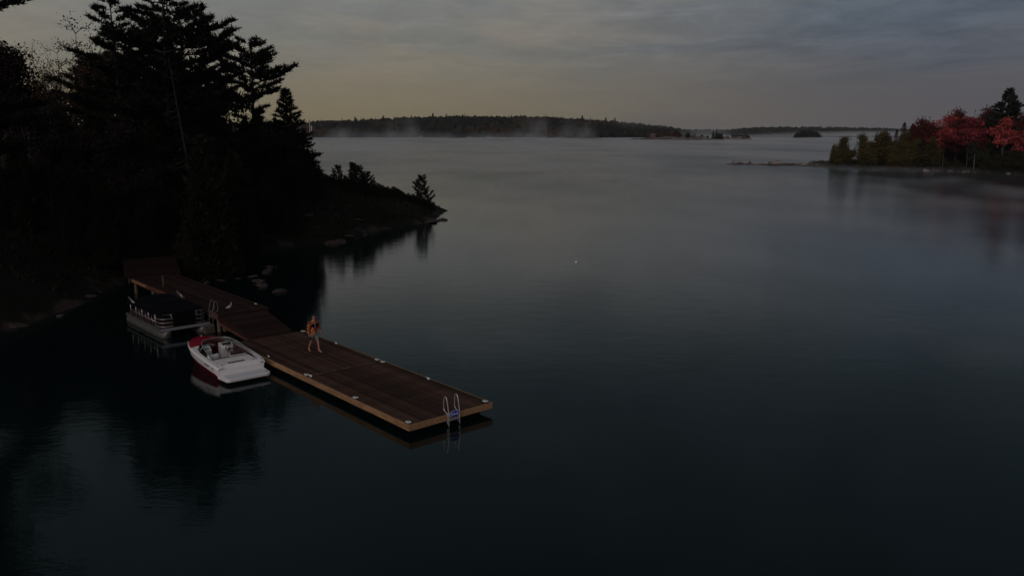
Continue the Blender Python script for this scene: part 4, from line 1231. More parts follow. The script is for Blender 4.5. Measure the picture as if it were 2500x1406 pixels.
NM = (M['bark'], M['needle'])
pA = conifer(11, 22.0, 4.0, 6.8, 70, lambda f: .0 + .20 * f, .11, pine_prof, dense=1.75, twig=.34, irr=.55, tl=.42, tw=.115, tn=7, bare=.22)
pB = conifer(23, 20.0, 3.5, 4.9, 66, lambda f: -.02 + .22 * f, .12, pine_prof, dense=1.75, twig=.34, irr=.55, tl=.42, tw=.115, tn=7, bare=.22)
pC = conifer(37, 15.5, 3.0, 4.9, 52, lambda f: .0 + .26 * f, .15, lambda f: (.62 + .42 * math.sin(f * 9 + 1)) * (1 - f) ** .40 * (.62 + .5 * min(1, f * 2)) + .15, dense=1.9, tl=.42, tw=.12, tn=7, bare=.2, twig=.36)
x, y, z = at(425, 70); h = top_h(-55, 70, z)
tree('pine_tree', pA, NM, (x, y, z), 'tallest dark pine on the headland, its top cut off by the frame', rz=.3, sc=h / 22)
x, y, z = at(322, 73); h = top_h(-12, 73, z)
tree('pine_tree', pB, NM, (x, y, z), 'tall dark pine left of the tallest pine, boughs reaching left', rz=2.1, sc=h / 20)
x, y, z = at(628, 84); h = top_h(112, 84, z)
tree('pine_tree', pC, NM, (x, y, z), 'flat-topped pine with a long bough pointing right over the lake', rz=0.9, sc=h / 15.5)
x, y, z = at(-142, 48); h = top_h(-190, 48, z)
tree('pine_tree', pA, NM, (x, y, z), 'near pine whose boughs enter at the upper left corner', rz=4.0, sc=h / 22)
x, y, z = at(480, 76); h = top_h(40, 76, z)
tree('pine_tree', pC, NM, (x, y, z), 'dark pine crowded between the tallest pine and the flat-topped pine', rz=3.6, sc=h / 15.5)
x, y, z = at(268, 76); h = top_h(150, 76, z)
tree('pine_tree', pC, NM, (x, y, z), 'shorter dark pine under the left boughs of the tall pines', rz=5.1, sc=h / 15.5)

sA = conifer(51, 12.0, .6, 3.3, 120, lambda f: -.22 + .5 * f, .20, spruce_prof, twig=.38, tl=.36, tw=.10, tn=7, step=.24, bare=.1, irr=.25, tr=.16, dense=1.4)
sB = conifer(52, 9.0, .4, 2.0, 90, lambda f: -.18 + .5 * f, .20, spruce_prof, twig=.34, tl=.24, tn=6, step=.24, bare=.15, irr=.3, tr=.13)
x, y, z = at(712, 90); h = top_h(222, 90, z)
tree('spruce_tree', sA, NM, (x, y, z), 'pointed dark spruce at the right edge of the big trees', rz=.3, sc=h / 12 * 1.3, scz=h / 12)
x, y, z = at(668, 88); h = top_h(300, 88, z)
tree('spruce_tree', sB, NM, (x, y, z), 'lower dark spruce tucked left of the pointed spruce', rz=1.3, sc=h / 9)

cE = column(94, 6.0, 2.2, 5200, lambda a: (1 - a) ** .4 * (.75 + .4 * min(1, a * 4)), .26, lump=.5, spires=9)
bA = broadleaf(61, 9.0, 3.2, fork=.3, nl=8, per=150, size=.24, sigma=.45, tr=.14)
bB = broadleaf(62, 8.0, 2.8, fork=.3, nl=8, per=150, size=.22, sigma=.42, tr=.12)
x, y, z = at(742, 92); h = top_h(335, 92, z)
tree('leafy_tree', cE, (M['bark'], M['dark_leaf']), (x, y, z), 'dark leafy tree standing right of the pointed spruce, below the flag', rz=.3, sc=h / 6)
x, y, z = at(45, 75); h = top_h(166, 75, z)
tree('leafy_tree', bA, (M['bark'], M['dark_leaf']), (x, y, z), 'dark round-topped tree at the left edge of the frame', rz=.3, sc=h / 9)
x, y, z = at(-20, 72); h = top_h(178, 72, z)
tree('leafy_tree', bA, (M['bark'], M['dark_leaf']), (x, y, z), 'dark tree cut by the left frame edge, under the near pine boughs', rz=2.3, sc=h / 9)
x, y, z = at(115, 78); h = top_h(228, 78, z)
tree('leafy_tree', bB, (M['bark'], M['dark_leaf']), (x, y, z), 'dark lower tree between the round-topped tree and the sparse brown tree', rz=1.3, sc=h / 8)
spA = broadleaf(71, 12.0, 3.6, fork=.42, nl=11, per=16, size=.17, sigma=.33, tr=.12, sub=10)
x, y, z = at(172, 82); h = top_h(140, 82, z)
tree('birch_tree', spA, (M['bark'], M['brown_leaf']), (x, y, z), 'half-bare tree with sparse brown leaves against the sky on the left', rz=.8, sc=h / 12)
x, y, z = at(232, 74); h = top_h(95, 74, z)
tree('birch_tree', spA, (M['bark'], M['brown_leaf']), (x, y, z), 'thin leafy tree poking out left of the tall pines', rz=3.8, sc=h / 12)
# pale stems low on the left
pb = broadleaf(72, 8.0, 2.2, fork=.40, nl=6, per=8, size=.16, sigma=.3, tr=.055, sub=5)
for i, (px_, Dm, ty, rz_, lab) in enumerate(((18, 62, 285, .4, 'thin birch with a pale forked stem at the far left edge'), (72, 64, 300, 2.0, 'slender pale birch right of the forked birch on the dark bank'))):
    x, y, z = at(px_, Dm); h = top_h(ty, Dm, z)
    tree('birch_tree', pb, (M['grey_bark'], M['dark_leaf']), (x, y, z), lab, rz=rz_, sc=h / 8)
# dead snag leaning in front of the pines
rng = np.random.RandomState(81)
paths = [(np.column_stack([np.linspace(0, -1.55, 9), np.zeros(9), np.linspace(0, 8.6, 9)]), np.linspace(.10, .02, 9))]
for i in range(46):
    f = rng.uniform(.15, .98); L_ = (1.9 * (1 - f) + .3) * rng.uniform(.6, 1.1); az = rng.uniform(0, 6.28)
    q = np.linspace(0, 1, 5)
    paths.append((np.column_stack([-1.55 * f + np.cos(az) * L_ * q, np.sin(az) * L_ * q, 8.6 * f - L_ * (.35 * q - .12 * q * q)]), .018 * (1 - q * .8)))
tv, tf = tubes_np(paths, 4)
x, y, z = at(497, 62)
sn = thing('dead_spruce', 'leaning grey dead spruce with bare drooping twigs before the tall pines', 'tree', (x, y, z + .6))
link('trunk', npmesh('trunk', tv, tf), M['snag'], sn)
sn.scale = (1.15, 1.15, top_h(150, 62, z + .6) / 8.6)

cA = column(91, 8.0, 1.7, 6500, lambda a: (1 - a) ** .45 * (.65 + .5 * min(1, a * 4)), .30)
cB = column(92, 6.0, 1.5, 4200, lambda a: (1 - a) ** .5 * (.7 + .5 * min(1, a * 4)), .28)
CM = (M['bark'], M['cedar'])
x, y, z = at(505, 61); h = top_h(345, 61, z)
tree('cedar_tree', cA, CM, (x, y, z), 'rounded olive cedar standing behind the raised dock', rz=.3, sc=h / 8 * 1.0)
x, y, z = at(575, 68); h = top_h(380, 68, z)
tree('cedar_tree', cA, CM, (x, y, z), 'shorter olive cedar right of the rounded cedar', rz=2.3, sc=h / 8)
# the packed dark growth behind the docks: nothing tells these apart
rng = random.Random(12)
FILL = [(-40, 58, 330), (60, 60, 340), (130, 66, 300), (190, 64, 330), (250, 70, 250), (300, 66, 330), (345, 72, 230), (390, 68, 300), (440, 70, 330), (470, 78, 210), (530, 76, 290), (560, 80, 230),
        (600, 78, 330), (640, 82, 290), (690, 84, 330), (725, 86, 350), (160, 74, 240), (90, 80, 250), (20, 82, 240), (-70, 66, 260), (420, 86, 200), (520, 90, 260), (350, 90, 180), (280, 92, 210),
        (200, 92, 260), (610, 92, 300), (660, 95, 310), (740, 84, 400), (250, 60, 430), (350, 63, 440), (150, 58, 450), (650, 80, 420), (590, 74, 440), (700, 80, 470), (-12, 62, 345), (8, 88, 250), (-35, 86, 250), (32, 70, 330), (432, 80, 160), (345, 84, 135), (520, 84, 172), (265, 80, 150)]
for i, (px_, Dm, ty) in enumerate(FILL):
    x, y, z = at(px_, Dm); h = top_h(ty + rng.uniform(-8, 8), Dm, z)
    kind = i % 3
    me, mt, H0, nm, lab = ((sB, NM, 9, 'spruce_tree', 'dark spruce lost in the black growth of the headland'),
                           (cA, CM, 8, 'cedar_tree', 'dark cedar lost in the black growth of the headland'),
                           (bB, (M['bark'], M['dark_leaf']), 8, 'leafy_tree', 'dark leafy tree lost in the black growth of the headland'),
                           (pC, NM, 15.5, 'pine_tree', 'dark pine lost behind the tall pines of the headland'))[kind if ty > 175 else 3]
    s = h / H0
    tree(nm, me, mt, (x, y, z), lab, rz=rng.uniform(0, 6), sc=max(.75, min(1.25, s)), scz=s, group='trees packed on the dark headland')
# small trees on the low point
sC = conifer(53, 3.0, .1, .80, 54, lambda f: .15 + .5 * f, .2, spruce_prof, twig=.4, tl=.22, tw=.075, tn=7, step=.13, bare=.15, irr=.4, tr=.05)
pD = conifer(54, 3.6, .2, 1.15, 34, lambda f: .35 + .5 * f, .25, lambda f: (1 - f) ** .7 + .1, twig=.40, tl=.24, tw=.085, tn=7, step=.12, bare=.2, irr=.5, tr=.05)
bs = column(93, 1.6, 1.1, 1500, lambda a: (1 - a) ** .4 * (.8 + .3 * min(1, a * 4)), .18, lump=.5)
SM = [(828, 101, 404, pD, 3.6, 'pine_sapling', 'young pine on the ridge just right of the big trees', NM),
      (864, 103, 398, sC, 3.0, 'spruce_sapling', 'thin pointed young spruce on the ridge', NM),
      (878, 102, 405, pD, 3.6, 'pine_sapling', 'young bushy pine right of the thin spruce', NM),
      (900, 101, 420, pD, 3.6, 'pine_sapling', 'low young pine with a leaning top on the slope', NM),
      (1030, 107, 430, pD, 3.6, 'pine_sapling', 'lone ragged pine sapling near the tip of the point', CM)]
for px_, Dm, ty, me, H0, nm, lab, mt in SM:
    x, y, z = at(px_, Dm); h = top_h(ty, Dm, z); tree(nm, me, mt, (x, y, z), lab, rz=px_, sc=h / H0)
for px_, Dm, ty, lab in ((936, 104, 449, 'small round bush on the slope of the point'), (962, 105, 452, 'wider low bush right of the small round bush'), (985, 106, 466, 'flat bush low on the point'),
                         (915, 103, 437, 'dark bush under the leaning young pine'), (1010, 107, 470, 'dark bush left of the lone sapling'), (1046, 107, 476, 'dark bush at the foot of the lone sapling'),
                         (845, 100, 425, 'dark bush between the two young pines'), (800, 99, 424, 'dark scrub at the foot of the big trees on the ridge'), (815, 100, 422, 'dark scrub left of the first young pine'),
                         (890, 102, 424, 'scrub behind the young pines on the ridge'), (948, 103, 452, 'scrub between the two small bushes on the slope'), (998, 106, 468, 'scrub beside the flat bush low on the point'),
                         (974, 105, 458, 'ragged scrub right of the wider low bush'), (926, 102, 444, 'scrub left of the small round bush'), (1022, 106.5, 470, 'scrub left of the foot of the lone sapling')):
    x, y, z = at(px_, Dm); h = max(.5, top_h(ty, Dm, z)); tree('bush', bs, CM, (x, y, z), lab, rz=px_, sc=.72, scz=h / 1.6 * .85, cat='bush')
# undergrowth and grass over the headland
def scatter(name, n, seed, x0, x1, y0, y1, hf, cond, size, mat, label, up=1.0, cat='undergrowth', nb=4, W=.35):
    rng = np.random.RandomState(seed)
    x = rng.uniform(x0, x1, n); y = rng.uniform(y0, y1, n); h = hf(x, y); ok = cond(x, y, h)
    x, y, h = x[ok], y[ok], h[ok]; k = len(x)
    s = size * (.5 + vnoise(x, y, 3.0))
    c = np.column_stack([x, y, h - .03]); d = np.column_stack([rng.normal(0, .3, k), rng.normal(0, .3, k), np.full(k, up)])
    v, f, t = tufts(c, norm(d), nb, size, size * W, .35, rng, np.clip(vnoise(x, y, 4.0) + rng.uniform(-.2, .2, k), 0, 1))
    return props(link(name, npmesh(name, v, f, t), mat), label, cat, kind='stuff')
scatter('undergrowth', 26000, 5, -75, -8, 50, 116, left_h, lambda x, y, h: (h > .5) & (vnoise(x, y, 5.0) > .33), .42, M['cedar'], 'low dark undergrowth covering the headland', nb=3)
scatter('grass', 22000, 6, -48, -8, 55, 112, left_h, lambda x, y, h: (h > .35) & (vnoise(x + 50, y, 6.0) > .45), .26, M['grass'], 'dry dark grass on the slope of the point', cat='grass', nb=4, W=.16)

# flagpole with a limp red and white flag
x, y, z = at(765, 96); ph_ = top_h(297, 96, z)
fp = thing('flagpole', 'white flagpole with a limp red and white flag beside the pointed spruce', 'flagpole', (x, y, z))
MB().tube([(0, 0, 0), (0, 0, ph_)], [.05, .03], 8).obj('pole', M['white_plastic'], fp)
MB().tube([(0, 0, ph_), (0, 0, ph_ + .12)], [.05, .04], 8).obj('finial', M['rubber'], fp)
fold = lambda z0, z1, a0, a1, nm, mt: MB().loft([[(.05 + (.10 + .20 * (1 - k / 8)) * t_ ** 1.0 + .03 * math.sin(k + t_ * 9), .05 * math.sin(t_ * 11 + k * .7), ph_ - z0 - (z1 - z0) * k / 8 - t_ * .25) for t_ in np.linspace(a0, a1, 7)] for k in range(9)]).obj(nm, mt, fp)
fold(.35, 1.9, 0, .34, 'flag_red_band', M['gel_red']); fold(.35, 1.9, .34, .70, 'flag_white_band', M['white_plastic']); fold(.35, 1.9, .70, 1.0, 'flag_red_band', M['gel_red'])

# ------------------------------------------------------------------ rocks
def rock_mesh(seed, flat=.55):
    rng = np.random.RandomState(seed)
    bm = bmesh.new(); bmesh.ops.create_icosphere(bm, subdivisions=3, radius=1)
    ax = norm(rng.normal(0, 1, (12, 3))); k = rng.uniform(.45, .88, 12)
    for v in bm.verts:
        p = np.array(v.co[:])
        for a, kk in zip(ax, k):
            dd = p @ a
            if dd > kk: p = p - a * (dd - kk) * .97
        p = p * (1 + .16 * (float(vnoise(p[0] * 3 + 5 + seed, p[1] * 3 + p[2] * 2, .9)) - .5))
        v.co = (p[0], p[1] * .8, p[2] * flat)
    me = bpy.data.meshes.new('boulder'); bm.to_mesh(me); bm.free()
    return me
RM = [rock_mesh(s, f) for s, f in ((1, .42), (2, .34), (3, .48), (4, .30))]
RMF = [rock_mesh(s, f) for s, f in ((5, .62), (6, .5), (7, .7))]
for me in RM: me.materials.append(M['rock'])
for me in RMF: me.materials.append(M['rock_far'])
def rock(px_, py_, size, label, i, z=None, group=None, far=False, world=None, rz=None):
    p = G(px_, py_, .05) if world is None else Vector(world)
    me = (RMF if far else RM)[i % (3 if far else 4)]
    o = bpy.data.objects.new('boulder', me); COL.objects.link(o)
    zz_ = size * .10 if z is None else z
    o.location = (p.x, p.y, zz_); o.rotation_euler = (.15 * math.sin(i * 5.1), .15 * math.cos(i * 3.3), i * 1.7 if rz is None else rz); o.scale = (size * (1.15 + .35 * math.sin(i * 2.3)), size * (1.0 + .25 * math.cos(i * 4.1)), size)
    return props(o, label, 'boulder', group)
RK = [(659, 653, .42, 'round pale boulder in the shallows right of the raised dock'), (652, 664, .55, 'pinkish boulder just below the round pale boulder'), (674, 651, .16, 'small stone right of the round pale boulder'),
      (617, 675, .40, 'flat grey rock awash left of the pinkish boulder'), (634, 688, .50, 'flat wet rock near the corner of the raised dock'), (642, 698, .55, 'long reddish slab awash beside the raised dock'),
      (683, 711, .38, 'pale flat rock lying lowest in the black water'), (668, 713, .22, 'small flat stone left of the lowest rock'), (470, 675, .35, 'pale stone touching the far side of the raised dock'),
      (540, 684, .25, 'small stone in the dark water behind the dock'), (505, 690, .3, 'low dark stone against the raised dock'), (581, 679, .22, 'tiny stone in the dark shallows'),
      (200, 708, .75, 'big reddish boulder on the left bank above the covered boat'), (222, 724, .50, 'reddish rock right below the big reddish boulder'), (182, 741, .40, 'pale flat rock at the water edge left of the covered boat'),
      (185, 731, .20, 'thin pale stone above the flat rock'), (245, 711, .22, 'small pale stone on the bank beside the covered boat'), (40, 752, .35, 'grey stone on the dark left bank'),
      (60, 772, .50, 'reddish rock low on the left bank'), (42, 796, .60, 'large reddish rock at the lower left shore'), (90, 760, .25, 'small stone among the left bank rocks'),
      (148, 770, .30, 'grey stone at the waterline of the left bank'), (302, 640, .30, 'pale stone above the bank left of the landing'), (298, 652, .25, 'dark stone left of the landing'),
      (20, 775, .35, 'dark rock at the left frame edge')]
for i, (a, b_, sz, lab) in enumerate(RK): rock(a, b_, sz, lab, i)
def rock_on(px_, Dm, size, lab, i, **kw):
    x, y, z = at(px_, Dm); return rock(0, 0, size, lab, i, z=z + size * .12, world=(x, y, z), **kw)
for i, (a, b_, sz, lab) in enumerate([(1048, 527, .95, 'pinkish ledge rock near the tip of the point'), (1062, 524, .8, 'pinkish slab right of the ledge rock'), (832, 573, .9, 'reddish boulder at the foot of the slope'),
                                      (812, 576, .7, 'dark reddish rock left of the reddish boulder'), (850, 569, .7, 'reddish rock right of the reddish boulder'), (760, 562, .6, 'pale streaked rock on the lower slope'),
                                      (878, 545, .55, 'narrow pale rock streak on the slope'), (892, 556, .5, 'lower end of the pale rock streak'), (968, 520, .35, 'small grey stone on the point'), (1080, 522, .8, 'dark wedge rock at the very tip of the point')]):
    p = G(a, b_ + 4, .6); z = LH(p.x, p.y); rock(0, 0, sz, lab, i + 3, z=max(z, -.1) + sz * .1, world=(p.x, p.y, z))
# stones along the peninsula
PR = [(2113, 409, .55, 'small white-topped stone at the left foot of the autumn trees'), (2136, 412, .9, 'broad pale stone on the peninsula shore'), (2146, 410, .4, 'little bright stone right of the broad pale stone'),
      (2178, 411, 1.3, 'wide flat boulder under the olive cedars'), (2208, 414, 1.0, 'pale boulder left of the largest boulder'), (2229, 413, 1.75, 'largest rounded boulder on the peninsula shore'),
      (2262, 418, .8, 'low pale slab right of the largest boulder'), (2280, 417, .75, 'pinkish stone right of the low slab'), (2308, 418, .45, 'small white stone below the crimson maple'),
      (2322, 419, .55, 'white stone below the crimson maple trunk'), (2340, 420, .35, 'small white stone right of the trunk'), (2352, 421, .3, 'tiny white stone on the peninsula shore'),
      (2366, 421, .35, 'tiny white stone left of the grey stump'), (2380, 422, .35, 'tiny white stone beside the grey stump'), (1962, 404.5, .7, 'pale stone at the root of the spit'), (1975, 404, .55, 'white stone near the root of the spit'),
      (1945, 404, .8, 'pinkish boulder on the spit'), (1992, 405.5, .6, 'small stone below the green shrub on the spit'), (1888, 402.5, 1.5, 'dark mossy boulder halfway along the spit'), (1832, 401, 1.0, 'reddish boulder near the tip of the spit'),
      (1800, 400.5, .9, 'low dark boulder at the tip of the spit'), (1860, 401.5, .9, 'grey boulder between the reddish and mossy boulders'), (1915, 402.5, .8, 'low stone right of the mossy boulder'), (2462, 425, .5, 'pale stone among the reeds'),
      (2035, 408, .5, 'small stone below the sparse shrub'), (2060, 409, .45, 'small stone under the rounded autumn tree')]
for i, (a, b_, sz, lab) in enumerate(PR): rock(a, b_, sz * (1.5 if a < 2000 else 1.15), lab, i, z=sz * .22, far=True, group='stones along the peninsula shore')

# ------------------------------------------------------------------ trees of the peninsula
mA = broadleaf(101, 12.0, 4.3, fork=.36, nl=11, per=95, size=.42, sigma=.80, squash=.45, tr=.16, sub=6)
mB = broadleaf(102, 12.0, 4.0, fork=.38, nl=10, per=95, size=.42, sigma=.75, squash=.45, tr=.17, two=False, sub=6)
mC = broadleaf(103, 9.0, 2.8, fork=.40, nl=7, per=60, size=.42, sigma=.55, squash=.45, tr=.11, sub=5)
bD = broadleaf(104, 10.0, 3.2, fork=.25, nl=9, per=75, size=.48, sigma=.75, squash=.7, tr=.14, sub=6)
bG = broadleaf(108, 10.0, 3.6, fork=.10, nl=12, per=60, size=.44, sigma=.62, squash=.9, tr=.12, sub=6)
cC = column(105, 8.0, 2.5, 5200, lambda a: (1 - a) ** .5 * (.75 + .4 * min(1, a * 4)), .45, lump=.35)
cD = column(106, 5.0, 1.9, 2600, lambda a: (1 - a) ** .6 * (.8 + .3 * min(1, a * 4)), .36, lump=.6)
pE = conifer(107, 17.0, 3.0, 5.2, 150, lambda f: .02 + .20 * f, .08, lambda f: .84 * (1 - max(0, f - .30) / .71) ** .75 + .05, twig=.28, tl=.50, tw=.16, tn=6, step=.32, tr=.25, irr=.38, dense=1.9)
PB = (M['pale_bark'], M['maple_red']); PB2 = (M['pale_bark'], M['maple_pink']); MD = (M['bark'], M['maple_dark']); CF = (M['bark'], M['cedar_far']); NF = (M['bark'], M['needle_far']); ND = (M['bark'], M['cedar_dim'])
def rt(px_, Dm, ty, me, H0, nm, mt, lab, rz_=None, wide=1.0, group=None):
    ref = np.interp(px_, [2030, 2130, 2290, 2500], [266, 258, 226, 212]); sh = CAM_H * FPX / (np.interp(px_, [1900, 2000, 2100, 2250, 2400, 2500, 2650], [405, 408, 413, 417, 422, 427, 436]) - 320)
    Dm = sh + 4.5 + max(0, (Dm - ref)) * .7
    x, y, z = at(px_, Dm, RH); h = top_h(ty, Dm, z); s = h / H0
    o = tree(nm, me, mt, (x, y, z), lab, rz=px_ * 1.3 if rz_ is None else rz_, sc=s * wide, scz=s, group=group)
    return o
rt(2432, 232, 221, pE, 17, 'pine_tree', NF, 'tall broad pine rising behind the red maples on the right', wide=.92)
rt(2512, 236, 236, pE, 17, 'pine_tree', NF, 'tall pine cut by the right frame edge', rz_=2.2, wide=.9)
rt(2290, 240, 297, mA, 12, 'maple_tree', PB, 'bright red maple, leftmost of the red trees', wide=1.0)
rt(2348, 232, 288, mB, 12, 'maple_tree', PB2, 'crimson maple with a pale forked trunk beside the bright red maple', wide=.95)
rt(2432, 222, 290, mC, 9, 'maple_tree', PB, 'small bright red maple in front of the tall broad pine', wide=.62)
rt(2484, 218, 318, mC, 9, 'maple_tree', PB2, 'crimson maple near the right frame edge', wide=.85, rz_=1.0)
rt(2388, 246, 285, bD, 10, 'leafy_tree', MD, 'dark red tree left of the tall broad pine', wide=.8)
rt(2315, 252, 288, bD, 10, 'leafy_tree', MD, 'dark tree showing between the two red maples', wide=.7)
rt(2232, 250, 307, bD, 10, 'leafy_tree', MD, 'dark reddish tree left of the bright red maple', wide=.85)
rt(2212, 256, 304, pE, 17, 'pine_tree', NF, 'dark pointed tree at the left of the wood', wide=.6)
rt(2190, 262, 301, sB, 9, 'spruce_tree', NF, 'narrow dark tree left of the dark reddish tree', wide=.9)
rt(2128, 262, 330, bG, 10, 'cedar_tree', CF, 'broad rounded olive tree near the left end of the wood', wide=1.15)
rt(2102, 266, 334, bG, 10, 'cedar_tree', CF, 'olive tree at the left end of the wood', wide=.8)
rt(2160, 258, 334, bG, 10, 'cedar_tree', CF, 'olive tree right of the broad rounded tree', wide=.9)
rt(2186, 256, 330, bG, 10, 'cedar_tree', CF, 'olive tree at the water left of the dark reddish tree', wide=.9)
rt(2050, 268, 340, bG, 10, 'cedar_tree', CF, 'lone pointed autumn tree on the spit', wide=.92)
rt(2024, 270, 358, cD, 5, 'shrub', CF, 'feathery thin shrub left of the lone pointed tree', wide=.6)
rt(2075, 268, 352, pb, 8, 'shrub', (M['bark'], M['dark_leaf']), 'sparse shrub right of the lone pointed tree', wide=.6)
for i, (px_, Dm, ty, me, H0, mt) in enumerate([(2240, 236, 340, sB, 9, NF), (2262, 232, 335, pE, 17, CF), (2145, 266, 322, sB, 9, CF), (2098, 264, 341, sB, 9, CF), (2172, 260, 318, sB, 9, NF), (2300, 224, 388, bG, 10, ND), (2328, 224, 392, bG, 10, ND), (2400, 218, 384, bG, 10, ND), (2425, 216, 380, bG, 10, ND), (2455, 214, 372, bG, 10, ND), (2488, 212, 378, bG, 10, ND), (2368, 226, 352, bG, 10, NF), (2322, 236, 310, bD, 10, MD), (2398, 240, 296, bD, 10, MD), (2255, 244, 316, bD, 10, MD), (2460, 240, 300, sB, 9, NF), (2300, 244, 340, cC, 8, NF), (2325, 246, 335, cC, 8, NF), (2375, 236, 330, cC, 8, NF), (2400, 230, 325, cC, 8, CF),
                                              (2415, 226, 340, cC, 8, NF), (2450, 236, 310, bD, 10, MD), (2475, 230, 300, bD, 10, MD), (2505, 224, 318, cC, 8, NF), (2215, 244, 345, bG, 10, CF), (2195, 246, 352, bG, 10, CF), (2145, 262, 345, bG, 10, CF), (2240, 240, 360, bG, 10, CF), (2110, 262, 352, bG, 10, CF), (2170, 250, 362, bG, 10, CF),
                                              (2355, 248, 318, bD, 10, MD), (2270, 252, 320, bD, 10, MD), (2530, 226, 300, bD, 10, MD), (2560, 222, 310, cC, 8, NF), (2462, 216, 362, cC, 8, NF), (2440, 214, 372, cD, 5, NF), (2385, 228, 372, cD, 5, CF),
                                              (2600, 215, 290, bD, 10, MD), (2290, 250, 352, cC, 8, NF), (2340, 250, 345, cC, 8, NF)]):
    rt(px_, Dm, ty, me, H0, 'leafy_tree' if mt is MD else 'cedar_tree', mt, 'dark tree packed in the wood behind the maples' if mt is not CF else 'olive tree packed in the peninsula wood', wide=.9, group='trees packed on the peninsula')
for px_, Dm, ty, lab in ((2366, 219, 376, 'thin grey dead stump standing at the peninsula shore'), (2318, 226, 380, 'dark bare stem left of the crimson maple trunk')):
    x, y, z = at(px_, Dm, RH); h = top_h(ty, Dm, z)
    o = thing('dead_stump', lab, 'stump', (x, y, z)); MB().tube([(0, 0, 0), (.03, 0, h * .6), (0, 0, h)], [.14, .10, .05], 7).obj('trunk', M['pale_bark'] if px_ > 2340 else M['snag'], o)
scatter('undergrowth', 9000, 15, 95, 190, 205, 290, right_h, lambda x, y, h: (h > .35) & (vnoise(x, y, 6.0) > .25), .8, M['cedar_dim'], 'low olive brush along the peninsula', nb=3, cat='undergrowth')
scatter('reeds', 5000, 16, 108, 150, 203, 222, right_h, lambda x, y, h: (h > -.3) & (h < 1.0) & (x / y * FPX + 1250 > 2395), 1.5, M['reed'], 'pale reeds standing at the right end of the shore', nb=2, W=.05, cat='reeds')

# ------------------------------------------------------------------ things on the small islands
tA = conifer(111, 9.0, .8, 2.4, 40, lambda f: -.1 + .4 * f, .1, spruce_prof, twig=.4, tl=.9, tw=.35, tn=4, step=.6, bare=.1, tr=.18)
tB = column(112, 5.0, 3.2, 420, lambda a: (1 - a) ** .4 * (.8 + .3 * min(1, a * 4)), 1.3, lump=.5)
def it(px_, Dm, ty, me, H0, nm, mt, lab, wide, hf, group=None):
    x = wx(px_, Dm); z = float(hf(np.array([x]), np.array([float(Dm)]))[0]); z = max(z, .3)
    h = max(1.5, top_h(ty, Dm, z)); tree(nm, me, mt, (x, Dm, z - .2), lab, rz=px_, sc=h / H0 * wide, scz=h / H0, group=group)
DKW = (M['bark'], pmat('islet_leaves', (.03, .03, .02), .9, spec=.1, tone=[(0, (.014, .014, .010)), (1, (.040, .034, .020))]))
RDW = (M['bark'], pmat('rusty_islet_leaves', (.05, .03, .02), .9, spec=.1, tone=[(0, (.045, .024, .016)), (1, (.10, .048, .030))]))
for px_, Dm, ty, k, lab in ((1600, 992, 320, 'b', 'rusty bush clump behind the pinkish cottage'), (1622, 990, 318, 'b', 'tall rusty clump on the long island'), (1645, 990, 320, 'b', 'rusty clump in the middle of the long island'),
                            (1672, 985, 325, 'd', 'dark bush clump right of the rusty clumps'), (1689, 986, 325, 't', 'windswept little tree left of the pointed group'), (1706, 984, 329, 'd', 'low dark bush on the right part of the long island'),
                            (1733, 990, 322, 't', 'dark pointed tree at the right end of the long island'), (1741, 992, 321, 't', 'taller pointed tree at the right end of the long island'), (1748, 992, 327, 'd', 'dark bush below the pointed trees'),
                            (1575, 988, 330, 'd', 'dark bush left of the pinkish cottage'), (1720, 986, 331, 'd', 'small dark bush before the pointed trees')):
    it(px_, Dm, ty, tA if k == 't' else tB, 9 if k == 't' else 5, 'islet_tree', RDW if k == 'b' else DKW, lab, 1.0 if k != 't' else .9, isl[0])
for px_, ty, k, lab in ((1779, 331, 'd', 'low dark bush left of the cabin on the grassy islet'), (1810, 325, 't', 'pointed spruce right of the cabin on the grassy islet'), (1816, 330, 'd', 'dark bush at the right end of the grassy islet'), (1804, 331, 'd', 'dark bush hiding the right end of the cabin')):
    it(px_, 1042, ty, tA if k == 't' else tB, 9 if k == 't' else 5, 'islet_tree', DKW, lab, 1.0, isl[1])
for i, (px_, ty) in enumerate([(1928, 331), (1936, 325), (1943, 322), (1950, 320), (1957, 321), (1964, 320), (1971, 320), (1978, 323), (1983, 328)]):
    it(px_, 1290, ty, tB if i % 2 else tA, 5 if i % 2 else 9, 'islet_tree', DKW, 'dark tree in the clump rising from the fog', 1.25, isl[3], group='trees of the foggy islet clump')
def cabin(px_, Dm, L_, W_, hw, hr, label, wall, roofm, hf):
    x = wx(px_, Dm); z = max(.5, float(hf(np.array([x]), np.array([float(Dm)]))[0]))
    o = thing('cabin', label, 'cabin', (x, Dm, z - .2), .15)
    MB().box((-L_ / 2, -W_ / 2, 0), (L_ / 2, W_ / 2, hw)).obj('wall', wall, o)
    e = .5
    v = [(-L_ / 2 - e, -W_ / 2 - e, hw), (L_ / 2 + e, -W_ / 2 - e, hw), (L_ / 2 + e, 0, hw + hr), (-L_ / 2 - e, 0, hw + hr), (-L_ / 2 - e, W_ / 2 + e, hw), (L_ / 2 + e, W_ / 2 + e, hw)]
    v2 = [(a, b, c + .2) for a, b, c in v]
    MB().add(v + v2, [(0, 1, 2, 3), (3, 2, 5, 4), (6, 9, 8, 7), (9, 10, 11, 8), (0, 6, 7, 1), (4, 5, 11, 10), (0, 3, 9, 6), (3, 4, 10, 9), (1, 7, 8, 2), (2, 8, 11, 5)]).obj('roof', roofm, o)
    for k in range(3):
        xx = -L_ * .32 + k * L_ * .32
        MB().box((xx - .6, -W_ / 2 - .06, 1.0), (xx + .6, -W_ / 2 + .02, 2.0)).obj('window', M['glass_dark'], o)
    return o
